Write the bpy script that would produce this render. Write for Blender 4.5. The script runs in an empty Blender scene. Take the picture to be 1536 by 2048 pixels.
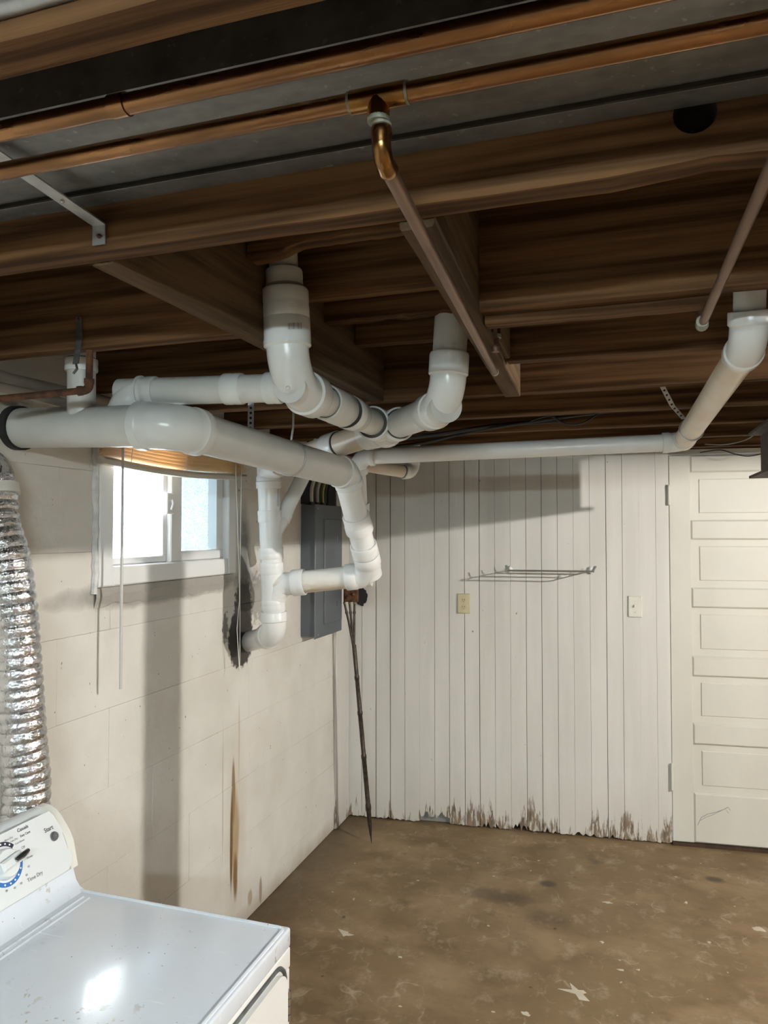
import bpy, bmesh, math, random
from mathutils import Vector, Matrix
random.seed(7)
V = Vector
C = bpy.context.scene.collection
scn = bpy.context.scene

# ------------------------------------------------------------------ camera
FPX = 1454.0
YAW, PITCH, CAMZ = math.radians(18.0), math.radians(1.6), 1.68
CAM = V((0, 0, CAMZ))
_R = V((math.cos(YAW), math.sin(YAW), 0))
_FH = V((-math.sin(YAW), math.cos(YAW), 0))
_F = _FH * math.cos(PITCH) + V((0, 0, math.sin(PITCH)))
_U = -_FH * math.sin(PITCH) + V((0, 0, math.cos(PITCH)))
cd = bpy.data.cameras.new('camera')
cam = bpy.data.objects.new('camera', cd); C.objects.link(cam)
cd.sensor_fit = 'VERTICAL'; cd.sensor_height = 36.0; cd.sensor_width = 27.0
cd.lens = 36.0 * FPX / 2048.0
cd.clip_start = 0.02
cam.matrix_world = Matrix(((_R.x, _U.x, -_F.x, CAM.x), (_R.y, _U.y, -_F.y, CAM.y), (_R.z, _U.z, -_F.z, CAM.z), (0, 0, 0, 1)))
scn.camera = cam

# ------------------------------------------------------------------ world, exposure
w = bpy.data.worlds.new('overcast'); scn.world = w; w.use_nodes = True
bg = w.node_tree.nodes['Background']
bg.inputs[0].default_value = (0.86, 0.93, 1.0, 1); bg.inputs[1].default_value = 5.0
vs = scn.view_settings
vs.view_transform = 'Standard'; vs.look = 'None'; vs.gamma = 1.0; vs.use_curve_mapping = False
vs.exposure = 1.90
LAMP_A = V((2.15, 1.92, 2.112))     # porcelain lamp beyond the steel beam
FILL_B = V((0.35, -1.05, 2.035))    # unseen fill light added behind the camera, shaped as a fluorescent strip
POWER_A, FILL_L = 86.0, 96.0

def portal(name, loc, rot, sx, sy):
    l = bpy.data.lights.new(name, 'AREA'); l.shape = 'RECTANGLE'; l.size = sx; l.size_y = sy; l.cycles.is_portal = True
    o = bpy.data.objects.new(name, l); C.objects.link(o); o.location = loc; o.rotation_euler = rot
portal('window_portal', (-1.77, 2.31, 1.78), (0, math.radians(-90), 0), .45, .78)
# ------------------------------------------------------------------ rays (pixel of the 1536x2048 photo -> room)
def ray(px, py): return _F + _R * ((px - 768.0) / FPX) - _U * ((py - 1024.0) / FPX)
def U(px, py, d): return CAM + ray(px, py) * d
def onX(px, py, X): r = ray(px, py); return CAM + r * (X / r.x)
def onY(px, py, Y): r = ray(px, py); return CAM + r * (Y / r.y)
def onZ(px, py, Z): r = ray(px, py); return CAM + r * ((Z - CAMZ) / r.z)
def onP(px, py, P, N): r = ray(px, py); return CAM + r * ((P - CAM).dot(N) / r.dot(N))

XW = -1.556
JZ = 2.105              # underside of the joists
F0 = onZ(689, 1632, 0); F1 = onZ(1347, 1690, 0)
ES = (F1 - F0); ES.z = 0; ES.normalize()
NF = V((ES.y, -ES.x, 0))
if NF.y > 0: NF = -NF
F0 = F0 + ES * ((XW - F0.x) / ES.x)
def FW(s, z, off=0.0): return F0 + ES * s + NF * off + V((0, 0, z))
def farpix(px, py, off=0.0):
    p = onP(px, py, F0 + NF * off, NF); return ((p - F0).dot(ES), p.z)

# ------------------------------------------------------------------ materials
def mat(name, c1, c2=None, scale=(6, 6, 6), rough=.6, metal=0., bump=0., bscale=(60, 60, 60), lo=.38, hi=.62,
        extra=None, detail=5., trans=0., coat=0., rvar=0., spec=.5):
    m = bpy.data.materials.new(name); m.use_nodes = True
    nt = m.node_tree; N = nt.nodes; L = nt.links
    b = N['Principled BSDF']
    geo = N.new('ShaderNodeNewGeometry')
    pos = geo.outputs['Position']
    col = None
    if c2 is None: c2 = c1
    mp = N.new('ShaderNodeMapping'); mp.inputs['Scale'].default_value = scale; L.new(pos, mp.inputs[0])
    nz = N.new('ShaderNodeTexNoise'); nz.inputs['Scale'].default_value = 1; nz.inputs['Detail'].default_value = detail
    L.new(mp.outputs[0], nz.inputs['Vector'])
    rp = N.new('ShaderNodeValToRGB')
    rp.color_ramp.elements[0].position = lo; rp.color_ramp.elements[0].color = (*c1, 1)
    rp.color_ramp.elements[1].position = hi; rp.color_ramp.elements[1].color = (*c2, 1)
    L.new(nz.outputs[0], rp.inputs[0])
    col = rp.outputs[0]
    if extra: col = extra(nt, pos, col, b)
    L.new(col, b.inputs['Base Color'])
    b.inputs['Roughness'].default_value = rough; b.inputs['Metallic'].default_value = metal
    b.inputs['Specular IOR Level'].default_value = spec
    if coat: b.inputs['Coat Weight'].default_value = coat; b.inputs['Coat Roughness'].default_value = .08
    if rvar:
        rr = N.new('ShaderNodeMapRange'); rr.inputs[3].default_value = max(.03, rough - rvar); rr.inputs[4].default_value = rough + rvar
        rr.inputs[1].default_value = .35; rr.inputs[2].default_value = .65
        L.new(nz.outputs[0], rr.inputs[0]); L.new(rr.outputs[0], b.inputs['Roughness'])
    if trans:
        tr = N.new('ShaderNodeBsdfTranslucent'); L.new(col, tr.inputs[0])
        mx = N.new('ShaderNodeMixShader'); mx.inputs[0].default_value = trans
        L.new(b.outputs[0], mx.inputs[1]); L.new(tr.outputs[0], mx.inputs[2])
        L.new(mx.outputs[0], N['Material Output'].inputs[0])
    if bump:
        mb_ = N.new('ShaderNodeMapping'); mb_.inputs['Scale'].default_value = bscale; L.new(pos, mb_.inputs[0])
        n2 = N.new('ShaderNodeTexNoise'); n2.inputs['Scale'].default_value = 1; n2.inputs['Detail'].default_value = 6
        L.new(mb_.outputs[0], n2.inputs['Vector'])
        bp = N.new('ShaderNodeBump'); bp.inputs['Strength'].default_value = bump; bp.inputs['Distance'].default_value = .01
        L.new(n2.outputs[0], bp.inputs['Height']); L.new(bp.outputs[0], b.inputs['Normal'])
    return m

def n_noise(nt, pos, scale, detail=4., rough=.55):
    mp = nt.nodes.new('ShaderNodeMapping'); mp.inputs['Scale'].default_value = scale; nt.links.new(pos, mp.inputs[0])
    nz = nt.nodes.new('ShaderNodeTexNoise'); nz.inputs['Scale'].default_value = 1; nz.inputs['Detail'].default_value = detail
    nz.inputs['Roughness'].default_value = rough
    nt.links.new(mp.outputs[0], nz.inputs['Vector']); return nz.outputs[0]
def n_math(nt, op, a, b=None, clamp=False):
    m = nt.nodes.new('ShaderNodeMath'); m.operation = op; m.use_clamp = clamp
    for i, x in enumerate((a, b)):
        if x is None: continue
        if isinstance(x, (int, float)): m.inputs[i].default_value = x
        else: nt.links.new(x, m.inputs[i])
    return m.outputs[0]
def n_map(nt, x, a, b, c=0., d=1.):
    m = nt.nodes.new('ShaderNodeMapRange'); m.clamp = True
    for i, v in zip((1, 2, 3, 4), (a, b, c, d)): m.inputs[i].default_value = v
    nt.links.new(x, m.inputs[0]); return m.outputs[0]
def n_mix(nt, fac, a, b, mode='MIX'):
    m = nt.nodes.new('ShaderNodeMix'); m.data_type = 'RGBA'; m.blend_type = mode
    if isinstance(fac, (int, float)): m.inputs[0].default_value = fac
    else: nt.links.new(fac, m.inputs[0])
    for i, x in ((6, a), (7, b)):
        if isinstance(x, tuple): m.inputs[i].default_value = (*x, 1)
        else: nt.links.new(x, m.inputs[i])
    return m.outputs[2]
def n_sep(nt, pos):
    s = nt.nodes.new('ShaderNodeSeparateXYZ'); nt.links.new(pos, s.inputs[0]); return s.outputs
def n_ell(nt, a, b, ca, cb, ra, rb, nz, namp, soft):
    """ragged blob mask in two world coordinates"""
    da = n_math(nt, 'DIVIDE', n_math(nt, 'SUBTRACT', a, ca), ra); db = n_math(nt, 'DIVIDE', n_math(nt, 'SUBTRACT', b, cb), rb)
    r = n_math(nt, 'SQRT', n_math(nt, 'ADD', n_math(nt, 'MULTIPLY', da, da), n_math(nt, 'MULTIPLY', db, db)))
    r = n_math(nt, 'ADD', r, n_math(nt, 'MULTIPLY', n_math(nt, 'SUBTRACT', nz, .5), namp))
    return n_map(nt, r, 1.0 - soft, 1.0 + soft, 1., 0.)

def wall_extra(nt, pos, col, b):
    x, y, z = n_sep(nt, pos)
    nb = n_noise(nt, pos, (9, 9, 9), 5); nf = n_noise(nt, pos, (45, 45, 45), 5); nv = n_noise(nt, pos, (14, 14, 2.5), 5)
    # pocks where paint is missing
    col = n_mix(nt, n_map(nt, n_noise(nt, pos, (55, 55, 38), 2), .735, .77), col, (.25, .21, .16))
    # vertical hairline drip of old paint
    # damp yellowing towards the slab and beside the drain
    P = onX(470, 1650, XW)
    col = n_mix(nt, n_math(nt, 'MULTIPLY', n_ell(nt, y, z, P.y, P.z, .07, .34, nv, 1.2, .5), .28), col, (.46, .36, .22))
    for (px, py, ry, rz, c, a) in ((466, 1590, .012, .13, (.26, .15, .05), .9), (470, 1690, .028, .17, (.38, .25, .10), .75),
                                   (462, 1690, .011, .19, (.16, .08, .02), .95), (470, 1755, .02, .10, (.22, .12, .035), .9),
                                   (445, 1590, .004, .30, (.36, .32, .26), .6), (478, 1470, .006, .16, (.45, .36, .22), .5),
                                   (521, 1780, .012, .05, (.25, .14, .05), .7), (500, 1795, .018, .03, (.28, .17, .07), .6)):
        P = onX(px, py, XW)
        col = n_mix(nt, n_math(nt, 'MULTIPLY', n_ell(nt, y, z, P.y, P.z, ry, rz, nv, 1.6, .25), a), col, c)
    # soot and tar round the drain outlet
    for (px, py, ry, rz, c, a, am, sf) in ((487, 1120, .045, .20, (.06, .065, .075), .75, 1.6, .55), (494, 1160, .085, .05, (.07, .07, .08), .6, 1.3, .6),
                                       (486, 1225, .075, .15, (.035, .03, .026), .96, .9, .1),
                                       (481, 1275, .105, .13, (.032, .025, .02), .97, .55, .06), (515, 1195, .09, .10, (.09, .08, .07), .5, 2.6, .2),
                                       (450, 1255, .02, .06, (.06, .05, .045), .7, 2.5, .15)):
        P = onX(px, py, XW)
        col = n_mix(nt, n_math(nt, 'MULTIPLY', n_ell(nt, y, z, P.y, P.z, ry, rz, nf if sf < .3 else nb, am, sf), a), col, c)
    # unpainted mortar under the window
    P = onX(330, 1178, XW)
    col = n_mix(nt, n_math(nt, 'MULTIPLY', n_ell(nt, y, z, P.y, P.z, .52, .045, nb, .8, .2), .75), col, (.27, .25, .215))
    # dirt line at the slab
    col = n_mix(nt, n_math(nt, 'MULTIPLY', n_map(nt, n_math(nt, 'ADD', z, n_math(nt, 'MULTIPLY', nb, .09)), .03, .13, 1, 0), .6), col, (.27, .19, .10))
    return col

def board_extra(nt, pos, col, b):
    x, y, z = n_sep(nt, pos)
    nv = n_noise(nt, pos, (48, 48, 4.0), 6, .7); nl = n_noise(nt, pos, (5.5, 5.5, .6), 3); nf = n_noise(nt, pos, (70, 70, 9), 5)
    h = n_math(nt, 'ADD', z, n_math(nt, 'MULTIPLY', n_math(nt, 'SUBTRACT', nv, .5), -.55))
    h = n_math(nt, 'ADD', h, n_math(nt, 'MULTIPLY', n_math(nt, 'SUBTRACT', nl, .55), -.75))
    right = n_map(nt, x, -1.4, .2, .0, .10)
    h = n_math(nt, 'SUBTRACT', h, right)
    rot = n_map(nt, h, .015, .040, 1, 0)
    rot = n_math(nt, 'MULTIPLY', rot, n_map(nt, n_noise(nt, pos, (75, 75, 16), 4), .36, .50))
    low = n_map(nt, z, .10, .27, 1, 0)
    rot = n_math(nt, 'MULTIPLY', rot, low)
    brown = n_mix(nt, n_map(nt, nf, .35, .65), (.030, .015, .006), (.22, .135, .060))
    col = n_mix(nt, n_math(nt, 'MULTIPLY', rot, .95), col, brown)
    col = n_mix(nt, n_math(nt, 'MULTIPLY', n_map(nt, z, .0, .35, 1, 0), .22), col, (.42, .33, .24))
    col = n_mix(nt, n_map(nt, n_noise(nt, pos, (38, 38, 24), 2), .76, .79), col, (.24, .20, .15))
    return col

def floor_extra(nt, pos, col, b):
    x, y, z = n_sep(nt, pos)
    n1 = n_noise(nt, pos, (2.2, 3.0, 1), 6, .62); n2 = n_noise(nt, pos, (11, 8, 1), 6, .68); n3 = n_noise(nt, pos, (60, 60, 1), 3)
    n4 = n_noise(nt, pos, (5.0, 4.5, 1), 7, .7)
    col = n_mix(nt, n_map(nt, n1, .46, .64), col, (.285, .195, .105))
    col = n_mix(nt, n_math(nt, 'MULTIPLY', n_map(nt, n2, .54, .72), .75), col, (.40, .31, .21))
    col = n_mix(nt, n_math(nt, 'MULTIPLY', n_map(nt, n4, .40, .30), .7), col, (.105, .072, .042))
    # curled tide marks: thin light contour lines of a noise
    band = n_math(nt, 'ABSOLUTE', n_math(nt, 'SUBTRACT', n_noise(nt, pos, (2.6, 2.6, 1), 3), .56))
    col = n_mix(nt, n_math(nt, 'MULTIPLY', n_map(nt, band, .0, .010, .45, 0), n_map(nt, n2, .45, .6)), col, (.50, .40, .28))
    col = n_mix(nt, n_map(nt, n_noise(nt, pos, (26, 26, 1), 1), .765, .785), col, (.50, .43, .33))
    col = n_mix(nt, n_math(nt, 'MULTIPLY', n_map(nt, n_noise(nt, V0(nt, pos, 4.3), (17, 17, 1), 2), .73, .78), .8), col, (.045, .028, .014))
    # darker damp strip along the block wall
    damp = n_map(nt, n_math(nt, 'ADD', x, n_math(nt, 'MULTIPLY', n2, -.35)), XW - .12, XW + .14, 1, 0)
    col = n_mix(nt, n_math(nt, 'MULTIPLY', damp, .7), col, (.10, .068, .037))
    for (px, py, rx, ry, a) in ((985, 1790, .16, .06, .55), (1095, 1768, .035, .03, .8), (1430, 1759, .04, .03, .8), (1100, 1838, .08, .05, .4)):
        P = onZ(px, py, 0)
        col = n_mix(nt, n_math(nt, 'MULTIPLY', n_ell(nt, x, y, P.x, P.y, rx, ry, n2, 1.4, .4), a), col, (.06, .042, .026))
    return col
def V0(nt, pos, off):
    a = nt.nodes.new('ShaderNodeVectorMath'); a.inputs[1].default_value = (off, off * 1.7, 0); nt.links.new(pos, a.inputs[0]); return a.outputs[0]

def dryer_extra(nt, pos, col, b):
    x, y, z = n_sep(nt, pos)
    chips = n_math(nt, 'MULTIPLY', n_map(nt, n_noise(nt, pos, (60, 60, 60), 3, .6), .60, .63), n_map(nt, n_noise(nt, pos, (6, 8, 7), 2), .54, .62))
    scr = n_math(nt, 'MULTIPLY', n_map(nt, n_noise(nt, pos, (10, 160, 60), 2), .66, .70), n_map(nt, n_noise(nt, V0(nt, pos, 2.1), (5, 5, 5), 2), .48, .62))
    col = n_mix(nt, n_math(nt, 'MULTIPLY', scr, .5), col, (.86, .88, .9))
    sp = n_map(nt, n_noise(nt, pos, (150, 150, 150), 1), .79, .80)
    col = n_mix(nt, n_math(nt, 'MULTIPLY', chips, .8), col, (.42, .38, .31))
    col = n_mix(nt, sp, col, (.16, .13, .10))
    return col
def pipe_stain(nt, pos, col, b):
    x, y, z = n_sep(nt, pos)
    n = n_noise(nt, pos, (10, 60, 30), 5)
    P = U(640, 1160, 2.87)
    m = n_math(nt, 'MULTIPLY', n_map(nt, n_math(nt, 'ADD', z, n_math(nt, 'MULTIPLY', n_math(nt, 'SUBTRACT', n, .5), .08)), P.z - .005, P.z - .035), n_map(nt, n, .3, .6))
    return n_mix(nt, n_math(nt, 'MULTIPLY', m, .75), col, (.45, .28, .10))
def pipe_dust(nt, pos, col, b):
    n = n_noise(nt, pos, (60, 60, 60), 5); n2 = n_noise(nt, pos, (7, 7, 7), 3)
    g = nt.nodes.new('ShaderNodeNewGeometry'); s = n_sep(nt, g.outputs['Normal'])
    up = n_map(nt, s[2], .55, .95)
    return n_mix(nt, n_math(nt, 'MULTIPLY', n_math(nt, 'MULTIPLY', up, n_map(nt, n, .35, .6)), .55), col, (.26, .20, .16))
def galv_extra(nt, pos, col, b):
    vo = nt.nodes.new('ShaderNodeTexVoronoi'); vo.inputs['Scale'].default_value = 55; nt.links.new(pos, vo.inputs['Vector'])
    vd = n_map(nt, vo.outputs['Distance'], .0, .8, .35, .65)
    sp = n_map(nt, n_noise(nt, pos, (90, 90, 90), 2), .66, .72)
    col = n_mix(nt, .30, col, vd, 'OVERLAY')
    return n_mix(nt, n_math(nt, 'MULTIPLY', sp, .5), col, (.5, .5, .5))

M = {}
M['wall'] = mat('painted_block', (.665, .635, .570), (.745, .720, .660), (3.5, 3.5, 3.5), .62, bump=.35, bscale=(34, 34, 34), extra=wall_extra)
M['board'] = mat('painted_board', (.615, .600, .555), (.675, .660, .615), (9, 9, .8), .55, bump=.12, bscale=(60, 60, 6), extra=board_extra)
M['door'] = mat('painted_door', (.610, .590, .520), (.640, .620, .550), (4, 4, 2), .5, bump=.06, bscale=(50, 50, 12))
M['plain'] = mat('bare_block', (.20, .19, .175), (.26, .245, .225), (3, 3, 3), .7, bump=.2, bscale=(30, 30, 30))
M['floor'] = mat('stained_concrete', (.210, .138, .066), (.165, .106, .050), (3, 3, 1), .62, bump=.25, bscale=(26, 26, 1), extra=floor_extra, rvar=.1)
M['joist'] = mat('old_fir', (.048, .022, .0085), (.150, .078, .033), (1.6, 50, 50), .8, bump=.25, bscale=(4, 90, 90), spec=.15)
M['trimmer'] = mat('dusty_fir', (.066, .040, .020), (.125, .080, .044), (40, 2.0, 40), .8, bump=.3, bscale=(90, 6, 90), spec=.15)
M['subfloor'] = mat('dark_subfloor', (.045, .024, .012), (.075, .040, .020), (30, 2, 8), .85)
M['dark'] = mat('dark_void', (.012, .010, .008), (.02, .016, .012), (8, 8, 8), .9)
M['blackboard'] = mat('flat_black', (.014, .014, .017), (.022, .022, .026), (10, 10, 10), .7)
M['pvc'] = mat('white_pvc', (.610, .620, .590), (.670, .675, .645), (9, 9, 9), .30, extra=pipe_dust)
M['pvc_fit'] = mat('pvc_fitting', (.720, .740, .720), (.745, .765, .745), (12, 12, 12), .24)
M['pvc_white'] = mat('clean_pvc', (.76, .76, .74), (.80, .80, .78), (9, 9, 9), .28)
M['pvc_cream'] = mat('yellowed_pvc', (.70, .60, .47), (.76, .69, .58), (8, 8, 8), .34)
M['pvc_stain'] = mat('stained_pvc', (.78, .75, .68), (.80, .78, .73), (9, 9, 9), .3, extra=pipe_stain)
M['primer'] = mat('dark_joint', (.05, .045, .04), None, rough=.6)
M['rubber'] = mat('black_rubber', (.012, .012, .014), None, rough=.5)
M['copper'] = mat('copper', (.36, .185, .085), (.22, .115, .055), (5, 30, 30), .30, metal=1., rvar=.08)
M['copper_dull'] = mat('dull_copper', (.28, .18, .125), (.20, .125, .085), (22, 5, 22), .48, metal=.75)
M['brass'] = mat('tarnished_brass', (.40, .22, .07), (.24, .12, .045), (24, 24, 24), .25, metal=1.)
M['solder'] = mat('solder', (.36, .36, .29), (.20, .22, .17), (90, 90, 90), .5, metal=.6)
M['galv'] = mat('galvanised_sheet', (.22, .225, .23), (.29, .295, .30), (14, 40, 14), .46, metal=.8, extra=galv_extra)
M['strap'] = mat('galvanised_strap', (.50, .51, .51), (.40, .41, .42), (40, 40, 40), .42, metal=.85)
M['strap_dark'] = mat('tarnished_strap', (.10, .105, .105), (.16, .165, .16), (40, 40, 40), .6, metal=.6)
M['rust'] = mat('rusty_iron', (.055, .024, .012), (.15, .060, .026), (40, 40, 40), .8, bump=.4, bscale=(120, 120, 120))
M['iron'] = mat('dark_iron', (.045, .036, .030), (.085, .066, .054), (60, 60, 60), .45, metal=.7)
M['steel_paint'] = mat('painted_beam', (.050, .036, .032), (.085, .064, .058), (40, 40, 40), .7, bump=.3, bscale=(80, 80, 80))
M['panel'] = mat('grey_enamel', (.100, .115, .130), (.115, .130, .145), (6, 6, 6), .42)
M['enamel'] = mat('white_enamel', (.66, .695, .745), (.69, .725, .775), (5, 5, 5), .22, extra=dryer_extra, coat=.5)  # blue cast of the reflected window is put into this white
M['enamel_side'] = mat('cream_enamel', (.70, .69, .66), (.73, .72, .69), (5, 5, 5), .35)
M['console'] = mat('console_plastic', (.68, .70, .69), (.70, .72, .72), (5, 5, 5), .35)
M['console_edge'] = mat('console_end_cap', (.72, .71, .64), (.74, .73, .66), (5, 5, 5), .4)
M['ink'] = mat('grey_ink', (.04, .04, .05), None, rough=.6)
M['ink_soft'] = mat('faded_ink', (.22, .23, .25), None, rough=.6)
M['navy'] = mat('navy_ink', (.008, .008, .03), None, rough=.5)
M['blue'] = mat('blue_ink', (.015, .14, .44), None, rough=.5)
M['white_ink'] = mat('white_ink', (.85, .87, .88), None, rough=.5)
M['chrome'] = mat('chrome', (.55, .55, .55), None, rough=.15, metal=1.)
M['gloss_black'] = mat('gloss_black', (.02, .018, .016), None, rough=.15)
M['grey_button'] = mat('grey_button', (.10, .10, .105), None, rough=.4)
M['foil'] = mat('crinkled_foil', (.74, .74, .75), (.62, .62, .63), (30, 30, 30), .20, metal=1., bump=.75, bscale=(60, 60, 60))
M['vinyl'] = mat('white_vinyl', (.80, .80, .79), (.82, .82, .81), (5, 5, 5), .38)
M['caulk'] = mat('caulk', (.72, .72, .71), (.60, .60, .58), (30, 30, 30), .6, bump=.6, bscale=(60, 60, 60))
M['slat'] = mat('cream_slat', (.90, .74, .50), (.92, .76, .52), (5, 5, 5), .5, trans=.6)
M['rail'] = mat('blind_rail', (.74, .70, .62), None, rough=.5)
M['cord'] = mat('white_cord', (.76, .74, .68), None, rough=.7)
M['wand'] = mat('clear_grey_wand', (.60, .60, .58), None, rough=.25)
M['ivory'] = mat('ivory_plastic', (.56, .49, .31), (.60, .53, .35), (8, 8, 8), .4)
M['plate'] = mat('white_plate', (.66, .64, .56), (.70, .68, .60), (8, 8, 8), .4)
M['cable_w'] = mat('white_cable', (.52, .50, .44), None, rough=.5)
M['cable_y'] = mat('yellow_cable', (.52, .40, .12), None, rough=.5)
M['cable_b'] = mat('black_cable', (.018, .016, .016), None, rough=.55)
M['conduit'] = mat('dusty_conduit', (.20, .165, .135), (.30, .25, .21), (30, 3, 30), .7)
M['wire'] = mat('grey_wire', (.26, .27, .24), None, rough=.4, metal=.6)
M['flake'] = mat('paint_flake', (.52, .46, .36), (.60, .55, .46), (20, 20, 20), .8)
M['porcelain'] = mat('porcelain', (.8, .8, .78), None, rough=.25)
M['gravel'] = mat('pale_ground', (.55, .56, .57), (.62, .63, .64), (9, 9, 9), .9)
M['grey_board'] = mat('grey_board', (.26, .255, .245), (.30, .295, .285), (3, 30, 30), .8)

def glass(name, tint, frost):
    m = bpy.data.materials.new(name); m.use_nodes = True; nt = m.node_tree; N = nt.nodes; L = nt.links
    N.remove(N['Principled BSDF'])
    t = N.new('ShaderNodeBsdfTransparent'); t.inputs[0].default_value = (*tint, 1)
    g = N.new('ShaderNodeBsdfGlossy'); g.inputs['Roughness'].default_value = .02
    mx = N.new('ShaderNodeMixShader'); mx.inputs[0].default_value = .06
    L.new(t.outputs[0], mx.inputs[1]); L.new(g.outputs[0], mx.inputs[2]); out = mx.outputs[0]
    if frost:
        geo = N.new('ShaderNodeNewGeometry')
        nz = n_noise(nt, geo.outputs['Position'], (150, 150, 150), 2)
        c = n_mix(nt, n_map(nt, nz, .40, .60), (.22, .26, .285), (.36, .405, .42))
        tr = N.new('ShaderNodeBsdfTranslucent'); L.new(c, tr.inputs[0])
        m2 = N.new('ShaderNodeMixShader'); m2.inputs[0].default_value = frost
        L.new(out, m2.inputs[1]); L.new(tr.outputs[0], m2.inputs[2]); out = m2.outputs[0]
    L.new(out, N['Material Output'].inputs[0]); return m
M['pane'] = glass('clear_pane', (.97, .98, .98), 0)
M['pane_frost'] = glass('obscure_pane', (.90, .95, .98), .97)
def bulb_mat(power):
    m = bpy.data.materials.new('lit_bulb'); m.use_nodes = True
    b = m.node_tree.nodes['Principled BSDF']; b.inputs['Emission Color'].default_value = (1, .965, .905, 1)
    b.inputs['Emission Strength'].default_value = power; b.inputs['Base Color'].default_value = (.9, .88, .8, 1); return m

# ------------------------------------------------------------------ mesh building
class MB:
    def __init__(s): s.v = []; s.f = []
    def add(s, vs, fs):
        o = len(s.v); s.v += [V(p) for p in vs]; s.f += [tuple(i + o for i in f) for f in fs]; return s
    def box(s, lo, hi):
        a, b = lo, hi
        return s.add([(a[0], a[1], a[2]), (b[0], a[1], a[2]), (b[0], b[1], a[2]), (a[0], b[1], a[2]),
                      (a[0], a[1], b[2]), (b[0], a[1], b[2]), (b[0], b[1], b[2]), (a[0], b[1], b[2])],
                     [(0, 3, 2, 1), (4, 5, 6, 7), (0, 1, 5, 4), (1, 2, 6, 5), (2, 3, 7, 6), (3, 0, 4, 7)])
    def obox(s, o, ax, ay, az):
        """box from corner-centre o with half axes"""
        vs = [o + ax * i + ay * j + az * k for (i, j, k) in ((-1, -1, -1), (1, -1, -1), (1, 1, -1), (-1, 1, -1), (-1, -1, 1), (1, -1, 1), (1, 1, 1), (-1, 1, 1))]
        return s.add(vs, [(0, 3, 2, 1), (4, 5, 6, 7), (0, 1, 5, 4), (1, 2, 6, 5), (2, 3, 7, 6), (3, 0, 4, 7)])
    def cbox(s, o, ax, ay, az, c):
        """box whose +az face is chamfered by c; half axes"""
        X, Y = ax.length, ay.length; fx, fy = (X - c) / X, (Y - c) / Y
        cz = (az.length * 2 - c) / az.length - 1
        def rect(k, sx, sy): return [o + ax * (i * sx) + ay * (j * sy) + az * k for (i, j) in ((-1, -1), (1, -1), (1, 1), (-1, 1))]
        vs = rect(-1, 1, 1) + rect(cz, 1, 1) + rect(1, fx, fy)
        fs = [(3, 2, 1, 0), (8, 9, 10, 11)]
        for b in (0, 4):
            for i in range(4): j = (i + 1) % 4; fs.append((b + i, b + j, b + 4 + j, b + 4 + i))
        return s.add(vs, fs)
    def prism(s, poly, ext):
        n = len(poly); ext = V(ext); p = [V(q) for q in poly]
        return s.add(p + [q + ext for q in p], [tuple(range(n))[::-1], tuple(range(n, 2 * n))] + [(i, (i + 1) % n, n + (i + 1) % n, n + i) for i in range(n)])
    def sweep(s, rings, n=20, cap=True):
        """rings: (point, tangent, radius)"""
        t0 = V(rings[0][1]).normalized()
        a = V((0, 0, 1)) if abs(t0.z) < .9 else V((1, 0, 0))
        u = (a - t0 * a.dot(t0)).normalized(); base = len(s.v); pt = t0
        for (p, t, r) in rings:
            t = V(t).normalized(); q = pt.rotation_difference(t); u = q @ u; u = (u - t * u.dot(t)).normalized(); pt = t
            w_ = t.cross(u)
            for k in range(n):
                an = 2 * math.pi * k / n; s.v.append(V(p) + (u * math.cos(an) + w_ * math.sin(an)) * r)
        m = len(rings)
        for i in range(m - 1):
            for k in range(n):
                a0 = base + i * n + k; a1 = base + i * n + (k + 1) % n
                s.f.append((a0, a1, a1 + n, a0 + n))
        if cap:
            s.f.append(tuple(base + k for k in range(n))[::-1]); s.f.append(tuple(base + (m - 1) * n + k for k in range(n)))
        return s
    def tube(s, pts, r, n=12, cap=True):
        pts = [V(p) for p in pts]; rs = r if isinstance(r, (list, tuple)) else [r] * len(pts); rings = []
        for i, p in enumerate(pts):
            t = (pts[min(i + 1, len(pts) - 1)] - pts[max(i - 1, 0)]); rings.append((p, t, rs[i]))
        return s.sweep(rings, n, cap)
    def ball(s, c, r, n=10, sz=1.0):
        return s.sweep([(V(c) + V((0, 0, -r * sz * math.cos(math.pi * i / n))), (0, 0, 1), max(1e-4, r * math.sin(math.pi * i / n))) for i in range(n + 1)], 14, False)

ORI = {}
def obj(name, mb, m, parent=None, loc=None, smooth=True, angle=38):
    o_loc = V(loc) if loc is not None else (ORI[parent.name] if parent else V((0, 0, 0)))
    me = bpy.data.meshes.new(name)
    me.from_pydata([tuple(p - o_loc) for p in mb.v], [], mb.f); me.update()
    bm = bmesh.new(); bm.from_mesh(me); bmesh.ops.recalc_face_normals(bm, faces=bm.faces); bm.to_mesh(me); bm.free()
    if smooth:
        for p in me.polygons: p.use_smooth = True
        me.set_sharp_from_angle(angle=math.radians(angle))
    me.materials.append(M[m] if isinstance(m, str) else m)
    o = bpy.data.objects.new(name, me); C.objects.link(o)
    ORI[o.name] = o_loc
    if parent: o.parent = parent; o.location = o_loc - ORI[parent.name]
    else: o.location = o_loc
    return o
def tag(o, label, cat, group=None):
    o['label'] = label; o['category'] = cat
    if group: o['group'] = group
    return o
def struct(o, label=None):
    o['kind'] = 'structure'
    if label: o['label'] = label
    return o
def thing(name, label, cat, loc=(0, 0, 0), group=None):
    o = bpy.data.objects.new(name, None); C.objects.link(o); o.location = loc; o.empty_display_size = .05
    ORI[o.name] = V(loc); return tag(o, label, cat, group)
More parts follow.
